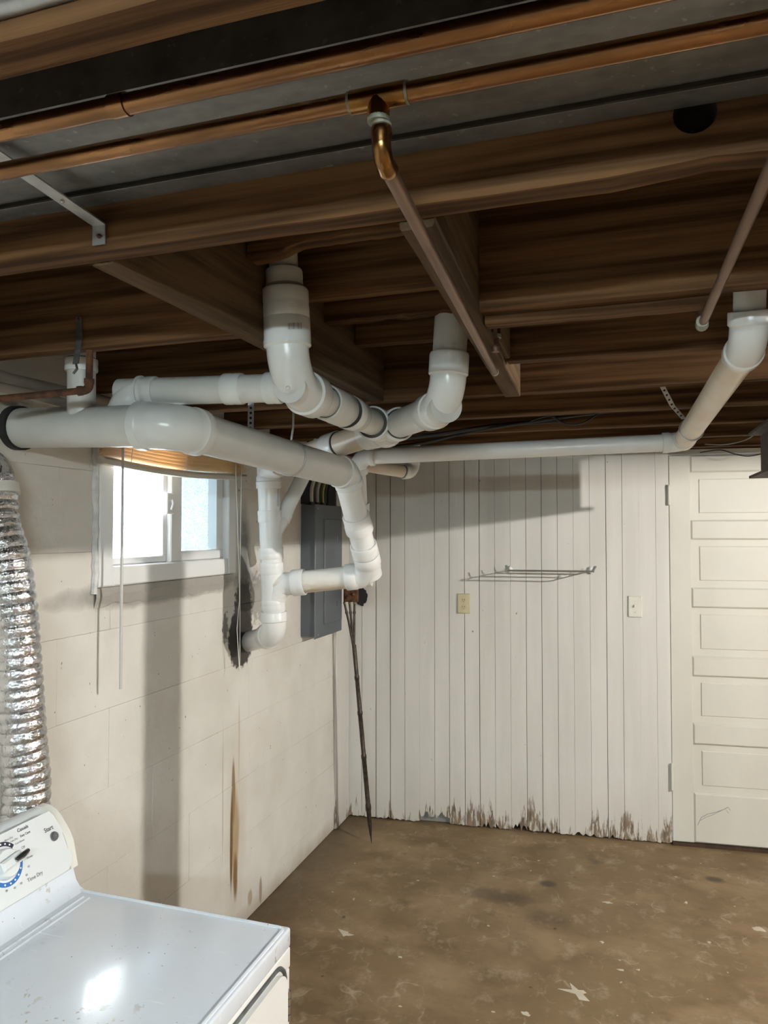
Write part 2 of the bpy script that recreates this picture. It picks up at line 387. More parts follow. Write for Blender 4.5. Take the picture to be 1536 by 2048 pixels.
def inst(me, name, parent, loc):
    """another object on the same mesh (mesh local to its own location)"""
    o = bpy.data.objects.new(name, me); C.objects.link(o); o.parent = parent; o.location = V(loc) - ORI[parent.name]; ORI[o.name] = V(loc); return o

def fillet(pts, rad, seg=8):
    pts = [V(p) for p in pts]; out = [pts[0]]
    for i in range(1, len(pts) - 1):
        P = pts[i]; a = (P - pts[i - 1]).normalized(); b = (pts[i + 1] - P).normalized()
        out += [q for q, t in arc(P, a, b, rad if not isinstance(rad, (list, tuple)) else rad[i - 1], seg)]
    return out + [pts[-1]]
def arc(P, a, b, R, seg=8):
    th = a.angle(b)
    if th < .02: return [(P, a)]
    T = R * math.tan(th / 2); s0 = P - a * T
    nrm = (b - a * a.dot(b)).normalized(); cen = s0 + nrm * R; res = []
    for k in range(seg + 1):
        f = th * k / seg
        res.append((cen - nrm * (R * math.cos(f)) + a * (R * math.sin(f)), a * math.cos(f) + nrm * math.sin(f)))
    return res

def elbow(parent, P, a, b, R, r, m='pvc_fit', hub=.035, re=None, rh=None, r2=None, seg=10):
    """moulded bend with a socket at each end; r2: radius scale at the outlet"""
    re = re or r * 1.10; rh = rh or r * 1.20; k2 = (r2 or r) / r
    a = V(a).normalized(); b = V(b).normalized(); ac = arc(V(P), a, b, R, seg); p0, t0 = ac[0]; p1, t1 = ac[-1]
    rings = [(p0 - t0 * hub, t0, r * 1.0), (p0 - t0 * hub, t0, rh * .97), (p0 - t0 * (hub * .93), t0, rh), (p0 - t0 * .004, t0, rh), (p0, t0, re)]
    n = len(ac)
    for i, (p, t) in enumerate(ac[1:-1]): rings.append((p, t, re * (1 + (k2 - 1) * (i + 1) / n)))
    rings += [(p1, t1, re * k2), (p1 + t1 * .004, t1, rh * k2), (p1 + t1 * (hub * .93), t1, rh * k2), (p1 + t1 * hub, t1, rh * k2 * .97), (p1 + t1 * hub, t1, r * k2)]
    return obj('elbow', MB().sweep(rings, 28, False), m, parent)
def coupling(parent, p, t, L, r, m='pvc_fit', name='coupling', r2=None):
    p = V(p); t = V(t).normalized(); r2 = r2 or r
    rings = [(p - t * L / 2, t, r * .88), (p - t * L / 2, t, r * .97), (p - t * (L / 2 - .003), t, r), (p - t * .004, t, r), (p, t, r * .985 if r2 == r else r), (p + t * .004, t, r2), (p + t * (L / 2 - .003), t, r2), (p + t * L / 2, t, r2 * .97), (p + t * L / 2, t, r2 * .88)]
    return obj(name, MB().sweep(rings, 28, False), m, parent)
def pipe(parent, a, b, r, m='pvc', name='pipe', n=28):
    return obj(name, MB().tube([a, b], r, n), m, parent)
def ring(parent, p, t, r, m='primer', L=.004, name='joint_line'):
    p = V(p); t = V(t).normalized()
    return obj(name, MB().tube([p - t * L / 2, p + t * L / 2], r, 28), m, parent)

# ================================================================== THE SETTING
XR, YB, HC = 3.05, -2.6, 2.36
far_r = FW((XR - F0.x) / ES.x, 0)
fl = struct(obj('floor', MB().prism([(XW - .22, YB - .1, -.12), (XR + .1, YB - .1, -.12), (XR + .1, far_r.y + .4, -.12), (XW - .22, far_r.y + .4, -.12)], (0, 0, .12)), 'floor', smooth=False), 'brown stained bare concrete floor')
struct(obj('wall_right', MB().box((XR, YB - .1, 0), (XR + .1, far_r.y + .3, HC)), 'plain', smooth=False))
struct(obj('wall_back', MB().box((XW - .2, YB - .1, 0), (XR, YB, HC)), 'plain', smooth=False))

# ---- left block wall with its window hole
WY0, WY1, WZ0, WZ1 = onX(197, 1180, -1.545).y, onX(471, 1143, -1.545).y, 1.508, 2.04
BX = XW - .0055
wm = MB()
wm.box((BX - .20, YB - .1, 0), (BX, WY0 + .02, HC)); wm.box((BX - .20, WY1 - .02, 0), (BX, 4.30, HC))
wm.box((BX - .20, WY0 + .02, 0), (BX, WY1 - .02, WZ0 + .02)); wm.box((BX - .20, WY0 + .02, WZ1 - .02), (BX, WY1 - .02, HC))
wl = struct(obj('wall_left', wm, 'wall', smooth=False), 'cream painted concrete block wall with small window')
CH, BL = .25, .46
shared = {}
def block(y0, y1, z0, z1):
    if y1 - y0 < .03 or z1 - z0 < .03: return
    g = random.choice([.0002, .0003, .0005]); off = random.choice([0, 0, .0003, .0006, .0012])
    key = (round(y1 - y0, 3), round(z1 - z0, 3))
    c = V((BX, (y0 + y1) / 2, (z0 + z1) / 2))
    if key not in shared:
        mb = MB().cbox(V((.003, 0, 0)), V((0, key[0] / 2 - g, 0)), V((0, 0, key[1] / 2 - g)), V((.0035, 0, 0)), .0009)
        me = bpy.data.meshes.new('block'); me.from_pydata([tuple(p) for p in mb.v], [], mb.f); me.update(); me.materials.append(M['wall']); shared[key] = me
    inst(shared[key], 'block', wl, c + V((off - .0005, 0, 0)))
zrow = -.13; k = 0
while zrow < 2.1:
    z0, z1 = max(zrow, .002), min(zrow + CH, JZ - .005)
    y = .55 + (BL / 2 if k % 2 else 0) - BL + .02
    while y < 4.02:
        y0, y1 = max(y, .4), min(y + BL, F0.y - .02)
        if y1 > y0:
            if y1 <= WY0 or y0 >= WY1 or z1 <= WZ0 or z0 >= WZ1: block(y0, y1, z0, z1)
            else:
                if y0 < WY0: block(y0, WY0, z0, z1)
                if y1 > WY1: block(WY1, y1, z0, z1)
                yy0, yy1 = max(y0, WY0), min(y1, WY1)
                if z0 < WZ0: block(yy0, yy1, z0, WZ0)
                if z1 > WZ1: block(yy0, yy1, WZ1, z1)
        y += BL
    zrow += CH; k += 1
# sloping mortar bed under the window
mb = MB(); nseg = 26; prof = []
for i in range(nseg + 1):
    y = WY0 - .01 + (WY1 - WY0 + .0) * i / nseg; j = random.uniform(-.008, .012)
    prof.append([V((XW - .004, y, WZ0 + .0)), V((XW + .008, y, WZ0 - .004)), V((XW + .012 + j * .3, y, WZ0 - .03 + j)), V((XW + .004, y, WZ0 - .062 + j)), V((XW - .004, y, WZ0 - .075 + j * 1.5))])
for i in range(nseg):
    for q in range(4): mb.add([prof[i][q], prof[i + 1][q], prof[i + 1][q + 1], prof[i][q + 1]], [(0, 1, 2, 3)])
obj('mortar_ledge', mb, 'wall', wl)
# corner board
P = onX(667, 1655, XW)
cb = struct(obj('trim_1', MB().cbox(V((XW + .008, (P.y + F0.y) / 2, JZ / 2)), V((0, (F0.y - P.y) / 2 - .003, 0)), V((0, 0, JZ / 2 - .004)), V((.008, 0, 0)), .003), 'board', smooth=False), 'white painted corner board on block wall')

# ---- far wall of painted vertical boards
SR = (XR - F0.x) / ES.x
sd0, _ = farpix(1341, 1300, .0)          # hinge edge of the door
bk = MB(); bk.prism([FW(-.2, 0, -.05), FW(SR, 0, -.05), FW(SR, HC, -.05), FW(-.2, HC, -.05)], -NF * .06)
wf = struct(obj('wall_far', bk, 'dark', smooth=False), 'white painted vertical board wall with rotted lower ends')
s = .004; i = 0
BW = .0872; topz = JZ + .03
while s < sd0 - .02:
    e = min(s + BW, sd0 - .0003)
    if sd0 - e < .03: e = sd0 - .0003
    g = random.choice([.0001, .0002, .0004, .0009, .0018, .0026]) if i not in (1, 2) else .0022
    n = 9; bot = []
    pxc = 689 + (s + .04) / 1.9 * 660
    for q in range(n):
        z = .004 + random.uniform(0, .008)
        if 1.05 > s > .75 and random.random() < .3: z += random.uniform(.0, .02)
        if random.random() < .10: z += random.uniform(.005, .03)
        if .40 < s < .58: z = .035 + random.uniform(0, .012) + (.025 if q in (3, 4) else 0)
        bot.append((s + g + (e - s - 2 * g) * q / (n - 1), z))
    thick = .016 + random.uniform(-.002, .0022)
    poly = [FW(a, z, -.018) for a, z in bot] + [FW(e - g - random.uniform(0, .001), topz, -.018), FW(s + g, topz, -.018)]
    obj('board', MB().prism(poly, NF * thick), 'board', wf, smooth=False)
    s = e; i += 1
obj('base_plank', MB().prism([FW(.30, .004, -.045), FW(.75, .004, -.045), FW(.75, .05, -.04), FW(.30, .06, -.04)], NF * .015), 'grey_board', wf, smooth=False)
# boards beyond the door (outside the picture)
sdr = sd0 + .80
for q in range(9):
    a = sdr + .01 + q * .16
    if a + .16 < SR: obj('board', MB().prism([FW(a + .001, .004, -.018), FW(a + .159, .004, -.018), FW(a + .159, topz, -.018), FW(a + .001, topz, -.018)], NF * .016), 'board', wf, smooth=False)

# ---- panelled door
dl = MB()
DT = farpix(1336, 912, .0)[1]; DB = farpix(1350, 1682, .0)[1]
d1 = struct(obj('door_1', MB().prism([FW(sd0 + .001, DB, -.034), FW(sdr, DB, -.034), FW(sdr, DT, -.034), FW(sd0 + .001, DT, -.034)], NF * .020), 'door', smooth=False), 'cream painted five panel wooden door')
pxs = 1383; zed = [farpix(pxs, y, .0)[1] for y in (912, 945, 1040, 1079, 1175, 1215, 1312, 1352, 1446, 1488, 1585, 1682)]
zed[0], zed[-1] = DT, DB
sp0 = farpix(1383, 1200, .0)[0]; sp1 = sdr - (sp0 - sd0)
def slab(name, s0, s1, z0, z1, o0, o1, c, parent=d1, m='door'):
    cen = FW((s0 + s1) / 2, (z0 + z1) / 2, (o0 + o1) / 2)
    return obj(name, MB().cbox(cen, ES * (s1 - s0) / 2, V((0, 0, (z1 - z0) / 2)), NF * (o1 - o0) / 2, c), m, parent, smooth=False)
slab('stile', sd0 + .0005, sp0 - .0006, DB, DT, -.030, .0025, .003); slab('stile', sp1 + .0006, sdr, DB, DT, -.030, .0025, .005)
for i in range(0, 12, 2): slab('rail', sp0 + .0006, sp1 - .0006, zed[i + 1], zed[i], -.030, .002, .008)
for i in range(1, 11, 2): slab('panel', sp0 + .045, sp1 - .045, zed[i + 1] + .038, zed[i] - .036, -.016, -.0085, .0035)
for (px, py, h) in ((1334, 990, .045), (1344, 1553, .062)):
    s_, z_ = farpix(px, py, .005)
    hb = obj('hinge', MB().tube([FW(sd0 - .001, z_ - h, .013), FW(sd0 - .001, z_ + h, .013)], .0075, 12), 'door', d1)
    for dz in (-h - .004, h + .004): obj('finial', MB().ball(FW(sd0 - .001, z_ + dz, .013), .008), 'door', hb)
    obj('leaf', MB().obox(FW(sd0 + .012, z_, .0033), ES * .013, V((0, 0, h * .95)), NF * .0012), 'door', hb, smooth=False)
ms = farpix(1400, 1640, .027)
scr = [(1395, 1650), (1402, 1635), (1415, 1628), (1432, 1624), (1446, 1619), (1456, 1614), (1460, 1620)]
obj('pencil_scribble', MB().tube([FW(*farpix(x, y, .0), .0025) for x, y in scr], .0012, 6), 'ink_soft', d1)
obj('pencil_scribble', MB().tube([FW(*farpix(x, y, .0), .0025) for x, y in ((1400, 1641), (1412, 1634), (1424, 1630), (1450, 1617), (1457, 1626))], .0009, 6), 'ink_soft', d1)
struct(obj('trim_2', MB().prism([FW(sd0, .0, -.03), FW(sdr, .0, -.03), FW(sdr, .0, .005), FW(sd0, .0, .005)], V((0, 0, .018))), 'subfloor', smooth=False), 'dark worn wooden door threshold')
struct(obj('trim_3', MB().prism([FW(sd0 - .08, DT + .035, -.03), FW(sdr + .1, DT + .035, -.03), FW(sdr + .1, DT + .075, -.03), FW(sd0 - .08, DT + .075, -.03)], NF * .04), 'joist', smooth=False), 'brown unpainted header board over the door')
struct(obj('trim_4', MB().prism([FW(sd0 - .02, DT + .004, -.034), FW(sdr + .1, DT + .004, -.034), FW(sdr + .1, DT + .036, -.034), FW(sd0 - .02, DT + .036, -.034)], NF * .012), 'door', smooth=False), 'white strip above the door')

# ---- ceiling: subfloor planks on joists
ce = struct(obj('ceiling', MB().box((XW - .2, YB, HC + .022), (XR, far_r.y + .3, HC + .05)), 'subfloor', smooth=False), 'dark wooden subfloor on old fir joists')
x = XW - .2
while x < 1.6:
    obj('plank', MB().cbox(V((x + .069, 1.6, HC + .011)), V((0, 2.75, 0)), V((.068, 0, 0)), V((0, 0, -.0105)), .002), 'subfloor', ce, smooth=False); x += .14
JW = .045
def wood_beam(name, a, b, width, z0, z1, m, parent, jag=.0012, n=26, notch=None):
    """sawn timber between two plan points, slightly waney lower edge"""
    a = V(a); b = V(b); d = (b - a).normalized(); sd = V((-d.y, d.x, 0)) * (width / 2); mb = MB(); L = (b - a).length
    for i in range(n + 1):
        t = i / n; p = a.lerp(b, t); dz = random.uniform(-jag, jag) + (notch(p) if notch else 0); dz2 = random.uniform(-jag, jag) + (notch(p) if notch else 0); c = .004
        mb.v += [V((p.x - sd.x, p.y - sd.y, z1)), V((p.x + sd.x, p.y + sd.y, z1)), V((p.x + sd.x, p.y + sd.y, z0 + dz + c)), V((p.x + sd.x * .9, p.y + sd.y * .9, z0 + dz)), V((p.x - sd.x * .9, p.y - sd.y * .9, z0 + dz2)), V((p.x - sd.x, p.y - sd.y, z0 + dz2 + c))]
    for i in range(n):
        for k in range(6): mb.f.append((i * 6 + k, i * 6 + (k + 1) % 6, (i + 1) * 6 + (k + 1) % 6, (i + 1) * 6 + k))
    mb.f.append(tuple(range(6))); mb.f.append(tuple(range(n * 6, n * 6 + 6))[::-1])
    return obj(name, mb, m, parent, angle=50)
XL, XE = XW - .15, XR
JY = {0: .529, 1: .943, 2: 1.410, 3: 1.845, 4: 2.270, 5: 2.700, 6: 3.115, 7: 3.540, 8: 3.955}      # far faces
TX0, TX1 = -.775, -.315               # trimmers each side of the pipe opening
def joist(y_far, x0, x1, **k): return wood_beam('joist', (x0, y_far - JW / 2, 0), (x1, y_far - JW / 2, 0), JW, JZ, HC, 'joist', ce, n=max(6, int((x1 - x0) * 9)), **k)
def chip(p):
    return .012 * math.exp(-((p.x - .17) / .035) ** 2) + .008 * math.exp(-((p.x - .10) / .02) ** 2)
j1 = joist(JY[1], XL, XE, notch=chip)
joist(JY[0], XL, XE)
joist(JY[2], XL, TX0); joist(JY[2], TX1 + .05, XE)
joist(JY[3], XL, TX0); joist(JY[3], TX1 + .05, XE)
for q in (4, 5, 6, 7, 8): joist(JY[q], XL, XE)
for yy in (.10, -.33, -.76, -1.19, -1.62, -2.05): joist(yy, XL, XE)
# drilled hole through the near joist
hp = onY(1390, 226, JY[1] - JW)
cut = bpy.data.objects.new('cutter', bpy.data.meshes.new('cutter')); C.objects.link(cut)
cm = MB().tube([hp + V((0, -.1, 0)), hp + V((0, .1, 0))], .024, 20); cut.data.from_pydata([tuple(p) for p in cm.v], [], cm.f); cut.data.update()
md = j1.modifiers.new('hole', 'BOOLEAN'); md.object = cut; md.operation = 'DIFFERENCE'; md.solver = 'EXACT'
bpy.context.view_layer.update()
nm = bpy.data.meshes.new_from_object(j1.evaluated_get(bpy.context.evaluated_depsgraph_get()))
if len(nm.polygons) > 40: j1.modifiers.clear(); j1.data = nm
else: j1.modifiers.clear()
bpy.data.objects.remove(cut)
obj('hole_shade_cup', MB().sweep([(hp + V((0, .001, 0)), (0, 1, 0), .0238), (hp + V((0, .040, 0)), (0, 1, 0), .0238), (hp + V((0, .040, 0)), (0, 1, 0), .0005)], 20, False), 'dark', j1)  # black cup stands in for the deep shade inside the hole
# trimmers and the short pieces between them
wood_beam('trimmer', (TX0 - .0, JY[1] + .002, 0), (TX0 + .03, JY[4] - JW, 0), .042, JZ - .003, HC, 'trimmer', ce, n=12)
wood_beam('trimmer', (TX1 + .055, JY[1] + .002, 0), (TX1 + .005, JY[4] - JW, 0), .048, JZ - .012, HC, 'trimmer', ce, n=12)
def notchA(p): return .022 / (1 + math.exp(-(p.x + .655) / .014))
wood_beam('cross_piece', (TX0 + .035, 1.37, 0), (TX1 + .02, 1.37, 0), .045, 2.255, HC, 'joist', ce, n=24, notch=notchA)
wood_beam('cross_piece', (TX0 + .035, 1.565, 0), (TX1 + .01, 1.565, 0), .045, 2.227, HC, 'joist', ce, n=10)
wood_beam('cross_piece', (TX0 + .04, 1.775, 0), (TX1 + .01, 1.775, 0), .045, 2.232, HC, 'joist', ce, n=16, jag=.004)
wood_beam('cross_piece', (TX0 + .05, 1.985, 0), (TX1 + .0, 1.985, 0), .04, 2.222, HC, 'joist', ce, n=10)
wood_beam('sister_board', (-.25, JY[2] + .020, 0), (.155, JY[2] + .020, 0), .036, JZ - .016, JZ + .12, 'joist', ce, n=10)
wood_beam('blocking', (TX1 + .045, JY[3] - .30, 0), (TX1 + .045, JY[3] - JW - .005, 0), .03, JZ + .005, HC, 'trimmer', ce, n=4)
wood_beam('rim_board', (XW - .10, YB, 0), (XW - .10, F0.y + .1, 0), .05, JZ + .002, HC, 'subfloor', ce, n=4)
# brown plank and grey panel over the door, above the last joist
a = U(1380, 884, 3.75); b_ = U(1530, 880, 3.62)
obj('nailer', MB().obox((a + b_) / 2 + V((0, 0, .02)), (b_ - a) / 2, V((0, .012, 0)), V((0, 0, .022))), 'joist', ce, smooth=False)
a = U(1395, 862, 3.45); b_ = U(1492, 858, 3.38)
obj('grey_panel', MB().obox((a + b_) / 2, (b_ - a) / 2, V((0, .045, -.012)), V((0, .001, .004))), 'grey_board', ce, smooth=False)

# ---- window
w1 = bpy.data.objects.new('window_1', None); C.objects.link(w1); w1.location = (XW, (WY0 + WY1) / 2, WZ0); ORI['window_1'] = V(w1.location); struct(w1, 'small white vinyl sliding basement window')
def wbar(name, y0, y1, z0, z1, x0, x1, c=.004, m='vinyl', parent=None):
    return obj(name, MB().cbox(V(((x0 + x1) / 2, (y0 + y1) / 2, (z0 + z1) / 2)), V((0, (y1 - y0) / 2, 0)), V((0, 0, (z1 - z0) / 2)), V(((x1 - x0) / 2, 0, 0)), c), m, parent or w1, smooth=False)
IY0, IY1, IZ0, IZ1 = onX(226, 1100, -1.545).y, onX(456, 1100, -1.545).y, 1.572, 1.985
X0, X1 = XW - .09, XW + .014
wbar('frame_side', WY0, IY0, WZ0, WZ1, X0, X1); wbar('frame_side', IY1, WY1, WZ0, WZ1, X0, X1)
wbar('frame_sill', IY0 + .0005, IY1 - .0005, WZ0, IZ0, X0, X1); wbar('frame_head', IY0 + .0005, IY1 - .0005, IZ1, WZ1, X0, X1)
MY0, MY1 = onX(334, 1100, -1.56).y, onX(360, 1100, -1.56).y
XS = XW - .045
wbar('meeting_stile', MY0 + .012, MY1, IZ0 + .0005, IZ1 - .0005, XS, XW + .004)
ls = wbar('sash', IY0 + .002, MY0 + .010, IZ0 + .001, IZ0 + .026, XS - .012, XW - .012)
obj('sash_stile', MB().box((XS - .012, MY0 - .012, IZ0 + .027), (XW - .014, MY0 + .010, IZ1 - .001)), 'vinyl', ls, smooth=False)
rs = wbar('sash', MY1 + .002, IY1 - .002, IZ0 + .001, IZ0 + .038, XS - .02, XW - .010)
obj('sash_stile', MB().box((XS - .02, IY1 - .05, IZ0 + .039), (XW - .014, IY1 - .002, IZ1 - .001)), 'vinyl', rs, smooth=False)
obj('sash_stile', MB().box((XS - .02, MY1 + .002, IZ0 + .039), (XW - .022, MY1 + .012, IZ1 - .001)), 'vinyl', rs, smooth=False)
obj('pane', MB().box((XS - .004, IY0 + .003, IZ0 + .027), (XS - .001, MY0 - .013, IZ1 - .001)), 'pane', w1, smooth=False)
obj('pane', MB().box((XS - .010, MY1 + .013, IZ0 + .040), (XS - .007, IY1 - .051, IZ1 - .001)), 'pane_frost', w1, smooth=False)
lp = onX(339, 1007, XW + .006)
lt = obj('latch', MB().cbox(lp, V((0, .022, 0)), V((0, 0, .038)), V((.006, 0, 0)), .003), 'vinyl', w1, smooth=False)
obj('latch_lever', MB().tube([lp + V((.008, .004, .012)), lp + V((.014, .002, -.002)), lp + V((.012, -.006, -.022))], [.005, .005, .004], 8), 'vinyl', lt)
cp = [V((XW + .004 + random.uniform(-.001, .002), WY0 - .012 + random.uniform(-.003, .003), WZ0 - .02 + (WZ1 - WZ0) * q / 24)) for q in range(25)]
obj('caulk_bead', MB().tube(cp, [.011 + random.uniform(-.002, .002) for _ in cp], 8), 'caulk', w1)
# outside the window: ground and a pale wall with a downpipe across the gap
og = struct(obj('ground_outside', MB().box((-9, -4, 1.2), (BX - .205, 9, 1.30)), 'gravel', smooth=False))
gw = struct(obj('neighbour_wall', MB().box((-5.2, -4, 1.3), (-5.0, 9, 2.2)), 'vinyl', smooth=False))

# ================================================================== DRAINS
RM = .0535
# --- large drain along the wall and back to the corner
m0 = onX(2, 857, XW - .05); m1 = U(345, 851, 1.80); m2 = U(690, 946, 2.60)
e3 = U(742, 1150, 2.86)
stx = U(548, 1170, 2.92)
R3 = .0445
T = thing('large_drain_pipe', 'thick grey-white drain pipe crossing in front of the window and bending to the far corner', 'pipe', m1)
da = (m1 - m0).normalized(); db = (m2 - m1).normalized(); dc = (e3 - m2).normalized()
pipe(T, m0, m1 - da * .07, RM); pipe(T, m1 + db * .07, m2, RM)
elbow(T, m1, da, db, .075, RM, hub=.030, re=RM * 1.10, rh=RM * 1.16)
obj('rubber_sleeve', MB().tube([m0 + da * .03, m0 + da * .075], RM * 1.12, 28), 'rubber', T)
# reducing bend then narrower pipe
elbow(T, m2 + db * .01, db, dc, .06, RM * .96, m='pvc_fit', hub=.024, re=RM * 1.0, rh=RM * 1.10, r2=R3 * 1.03)
pipe(T, m2 + dc * .05, e3, R3, 'pvc_white')
Lc = (e3 - m2).length
coupling(T, m2 + dc * (Lc * .47), dc, .075, R3 * 1.15, 'pvc_white', r2=R3 * 1.19)
coupling(T, m2 + dc * (Lc * .73), dc, .05, R3 * 1.17, 'pvc_white')
dd = (stx - e3).normalized()
elbow(T, e3, dc, dd, .055, R3, m='pvc_white', hub=.045, rh=R3 * 1.17)
pipe(T, e3, stx, R3, 'pvc_stain')
# --- vertical stack with branch fitting and outlet through the wall
s0 = U(536, 935, 2.92); s1 = U(549, 1268, 2.92); so = onX(486, 1287, XW - .05)
S = thing('drain_stack', 'white vertical drain stack beside the window with elbow into black tarred wall hole', 'pipe', s1)
ds = (s1 - s0).normalized(); LS = (s1 - s0).length; dw = (so - s1).normalized()
pipe(S, s0, s1 - ds * .06, R3, 'pvc_white'); pipe(S, s1 + dw * .06, so, R3 * .96, 'pvc_white')
elbow(S, s1, ds, dw, .062, R3, m='pvc_white', hub=.040)
def at_y(py): return s0 + ds * (LS * (py - 935) / (1268 - 935))
for y0, y1 in ((953, 975), (1021, 1044), (1096, 1118), (1125, 1148), (1199, 1221), (1228, 1250)):
    coupling(S, at_y((y0 + y1) / 2), ds, LS * (y1 - y0) / 333, R3 * 1.09, 'pvc_white')
obj('branch_body', MB().tube([at_y(1146), at_y(1200)], R3 * 1.04, 28), 'pvc_white', S)
# curved side inlet of the branch fitting
bi = stx + (e3 - stx) * .10
bp_ = [at_y(1206), at_y(1190) + (e3 - stx).normalized() * .012, at_y(1176) + (e3 - stx).normalized() * .03, stx + (e3 - stx) * .12, stx + (e3 - stx) * .23]
obj('branch_inlet', MB().tube(fillet(bp_, .03, 5), R3 * 1.02, 26), 'pvc_white', S)
coupling(S, stx + (e3 - stx) * .26, e3 - stx, .05, R3 * 1.19, 'pvc_white', 'branch_socket')
obj('pipe_print', MB().obox(U(556, 995, 2.92 - .042), _R * .0025, V((0, 0, .034)), _F * .001), 'ink_soft', S, smooth=False)
# --- thin slanting vent beside the stack
v0 = at_y(1075) + (U(560, 1075, 2.92) - U(549, 1075, 2.92)) * .3; v1 = U(612, 945, 3.02); v2 = U(640, 885, 3.06)
Vt = thing('slanting_vent_pipe', 'thin grey-white pipe slanting up from the stack behind the large drain', 'pipe', v0)
dv = (v1 - v0).normalized()
pipe(Vt, v0 + dv * .02, v2, .030, 'pvc_fit'); coupling(Vt, v0 + dv * .10, dv, .03, .034, 'pvc_fit')
# --- twin drops joined in a double fitting
RS = .0445
L0 = U(566, 505, 1.62); L1 = U(579, 772, 1.62); W_ = U(772, 858, 2.40); R0 = U(905, 600, 1.87); R1 = U(893, 812, 1.87)
D = thing('twin_drain_fitting', 'two white drops from the ceiling meeting in a double branch with cream outlet', 'pipe', W_)
dl0 = (L1 - L0).normalized(); dl1 = (W_ - L1).normalized(); dr0 = (R1 - R0).normalized(); dr1 = (W_ - R1).normalized()
pipe(D, L0, L1 - dl0 * .09, RS * .72, 'pvc')
zl = lambda py: L0 + dl0 * ((L1 - L0).length * (py - 505) / (772 - 505))
coupling(D, zl(562), dl0, .046, RS * .93, 'pvc', 'bushing')
ring(D, zl(580), dl0, RS * .98, 'grey_board', .015, 'bushing_shoulder')
coupling(D, zl(611), dl0, .067, RS * 1.18, 'pvc_fit', 'reducer')
ring(D, zl(641.5), dl0, RS * 1.15, 'primer', .003)
elbow(D, L1, dl0, dl1, .086, RS, hub=.066, re=RS * 1.06, rh=RS * 1.19)
obj('elbow_boss', MB().ball(U(576, 776, 1.62 - RS * 1.07), .005), 'pvc_fit', D)
pipe(D, L1, W_, RS * .86, 'pvc')
LL = (W_ - L1).length
coupling(D, L1 + dl1 * LL * .37, dl1, .14, RS * 1.04, 'pvc', r2=RS * 1.06)
coupling(D, L1 + dl1 * LL * .555, dl1, .10, RS * 1.08, 'pvc_fit', r2=RS * 1.02)
ring(D, L1 + dl1 * (LL * .555 - .052), dl1, RS * 1.04, 'primer', .003)
pipe(D, R0, R1 - dr0 * .07, RS * .98, 'pvc')
elbow(D, R1, dr0, dr1, .078, RS, hub=.058, re=RS * 1.05, rh=RS * 1.15)
pipe(D, R1, W_, RS * .97, 'pvc'); LR = (W_ - R1).length
# double fitting body: two sockets into one sweep
dj = (s0 + V((0, 0, .0)) - W_).normalized()
coupling(D, W_ - dl1 * .115, dl1, .09, RS * 1.20, 'pvc_fit', 'socket'); ring(D, W_ - dl1 * .162, dl1, RS * 1.06, 'primer', .004)
coupling(D, W_ - dr1 * .11, dr1, .08, RS * 1.20, 'pvc_fit', 'socket'); ring(D, W_ - dr1 * .152, dr1, RS * 1.05, 'primer', .004)
obj('branch_arm', MB().tube(fillet([W_ - dl1 * .08, W_ + V((0, 0, -.004)), W_ + dj * .10], .05), RS * 1.14, 26), 'pvc_fit', D)
obj('branch_arm', MB().tube(fillet([W_ - dr1 * .08, W_ + V((0, 0, -.006)), W_ + dj * .10], .05), RS * 1.14, 26), 'pvc_fit', D)
obj('branch_belly', MB().ball(W_ + V((0, 0, -.010)), RS * 1.28, 12, .92), 'pvc_fit', D)
# outlet runs back to the stack
sj = s0 + V((0, 0, .0)); lj = (sj - W_).length
pipe(D, W_ + dj * .07, W_ + dj * (lj * .40), RS * .98, 'pvc_cream')
coupling(D, W_ + dj * lj * .40, dj, .075, RS * 1.12, 'pvc_fit'); ring(D, W_ + dj * (lj * .40 - .039), dj, RS * 1.03, 'primer', .004)
pipe(D, W_ + dj * (lj * .40), sj - dj * .04, RS * .98, 'pvc_cream')
elbow(D, sj, dj, ds, .06, R3 * .95, m='pvc_white', hub=.03)
# barcode sticker print on the left socket
bx_ = MB(); bc = zl(670); rr_ = RS * 1.19 + .0006
side = V((-dl0.y, dl0.x, 0)); toc = (CAM - bc); toc.z = 0; toc.normalize(); rt = toc.cross(V((0, 0, 1))) * -1
for q in range(17):
    an = math.radians(2 + q * 2.2); wdt = math.radians(random.choice([.5, .8, 1.2]))
    for (h0, h1) in ((-.007, .007),):
        pts = []
        for (aa, hh) in ((an, h0), (an + wdt, h0), (an + wdt, h1), (an, h1)):
            dirv = toc * math.cos(aa) + _R * math.sin(aa); pts.append(bc + dirv.normalized() * rr_ + V((0, 0, hh + .004 + math.sin(aa) * .008)))
        bx_.add(pts, [(0, 1, 2, 3)])
obj('barcode_print', bx_, 'ink', D, smooth=False)
RS = .035
# --- short drop into the large drain at the wall
c0 = U(163, 640, 1.88); c1 = U(163, 857, 1.88)
K = thing('wall_drop_pipe', 'short white vertical pipe dropping onto the large drain beside a rusty pipe', 'pipe', c1)
dk = (c1 - c0).normalized(); lk = (c1 - c0).length
pipe(K, c0, c1, RS, 'pvc'); coupling(K, c0 + dk * lk * ((731 - 640) / 217), dk, .032, RS * 1.16, 'pvc_fit'); ring(K, c0 + dk * lk * ((718 - 640) / 217), dk, RS * 1.03, 'primer', .004)
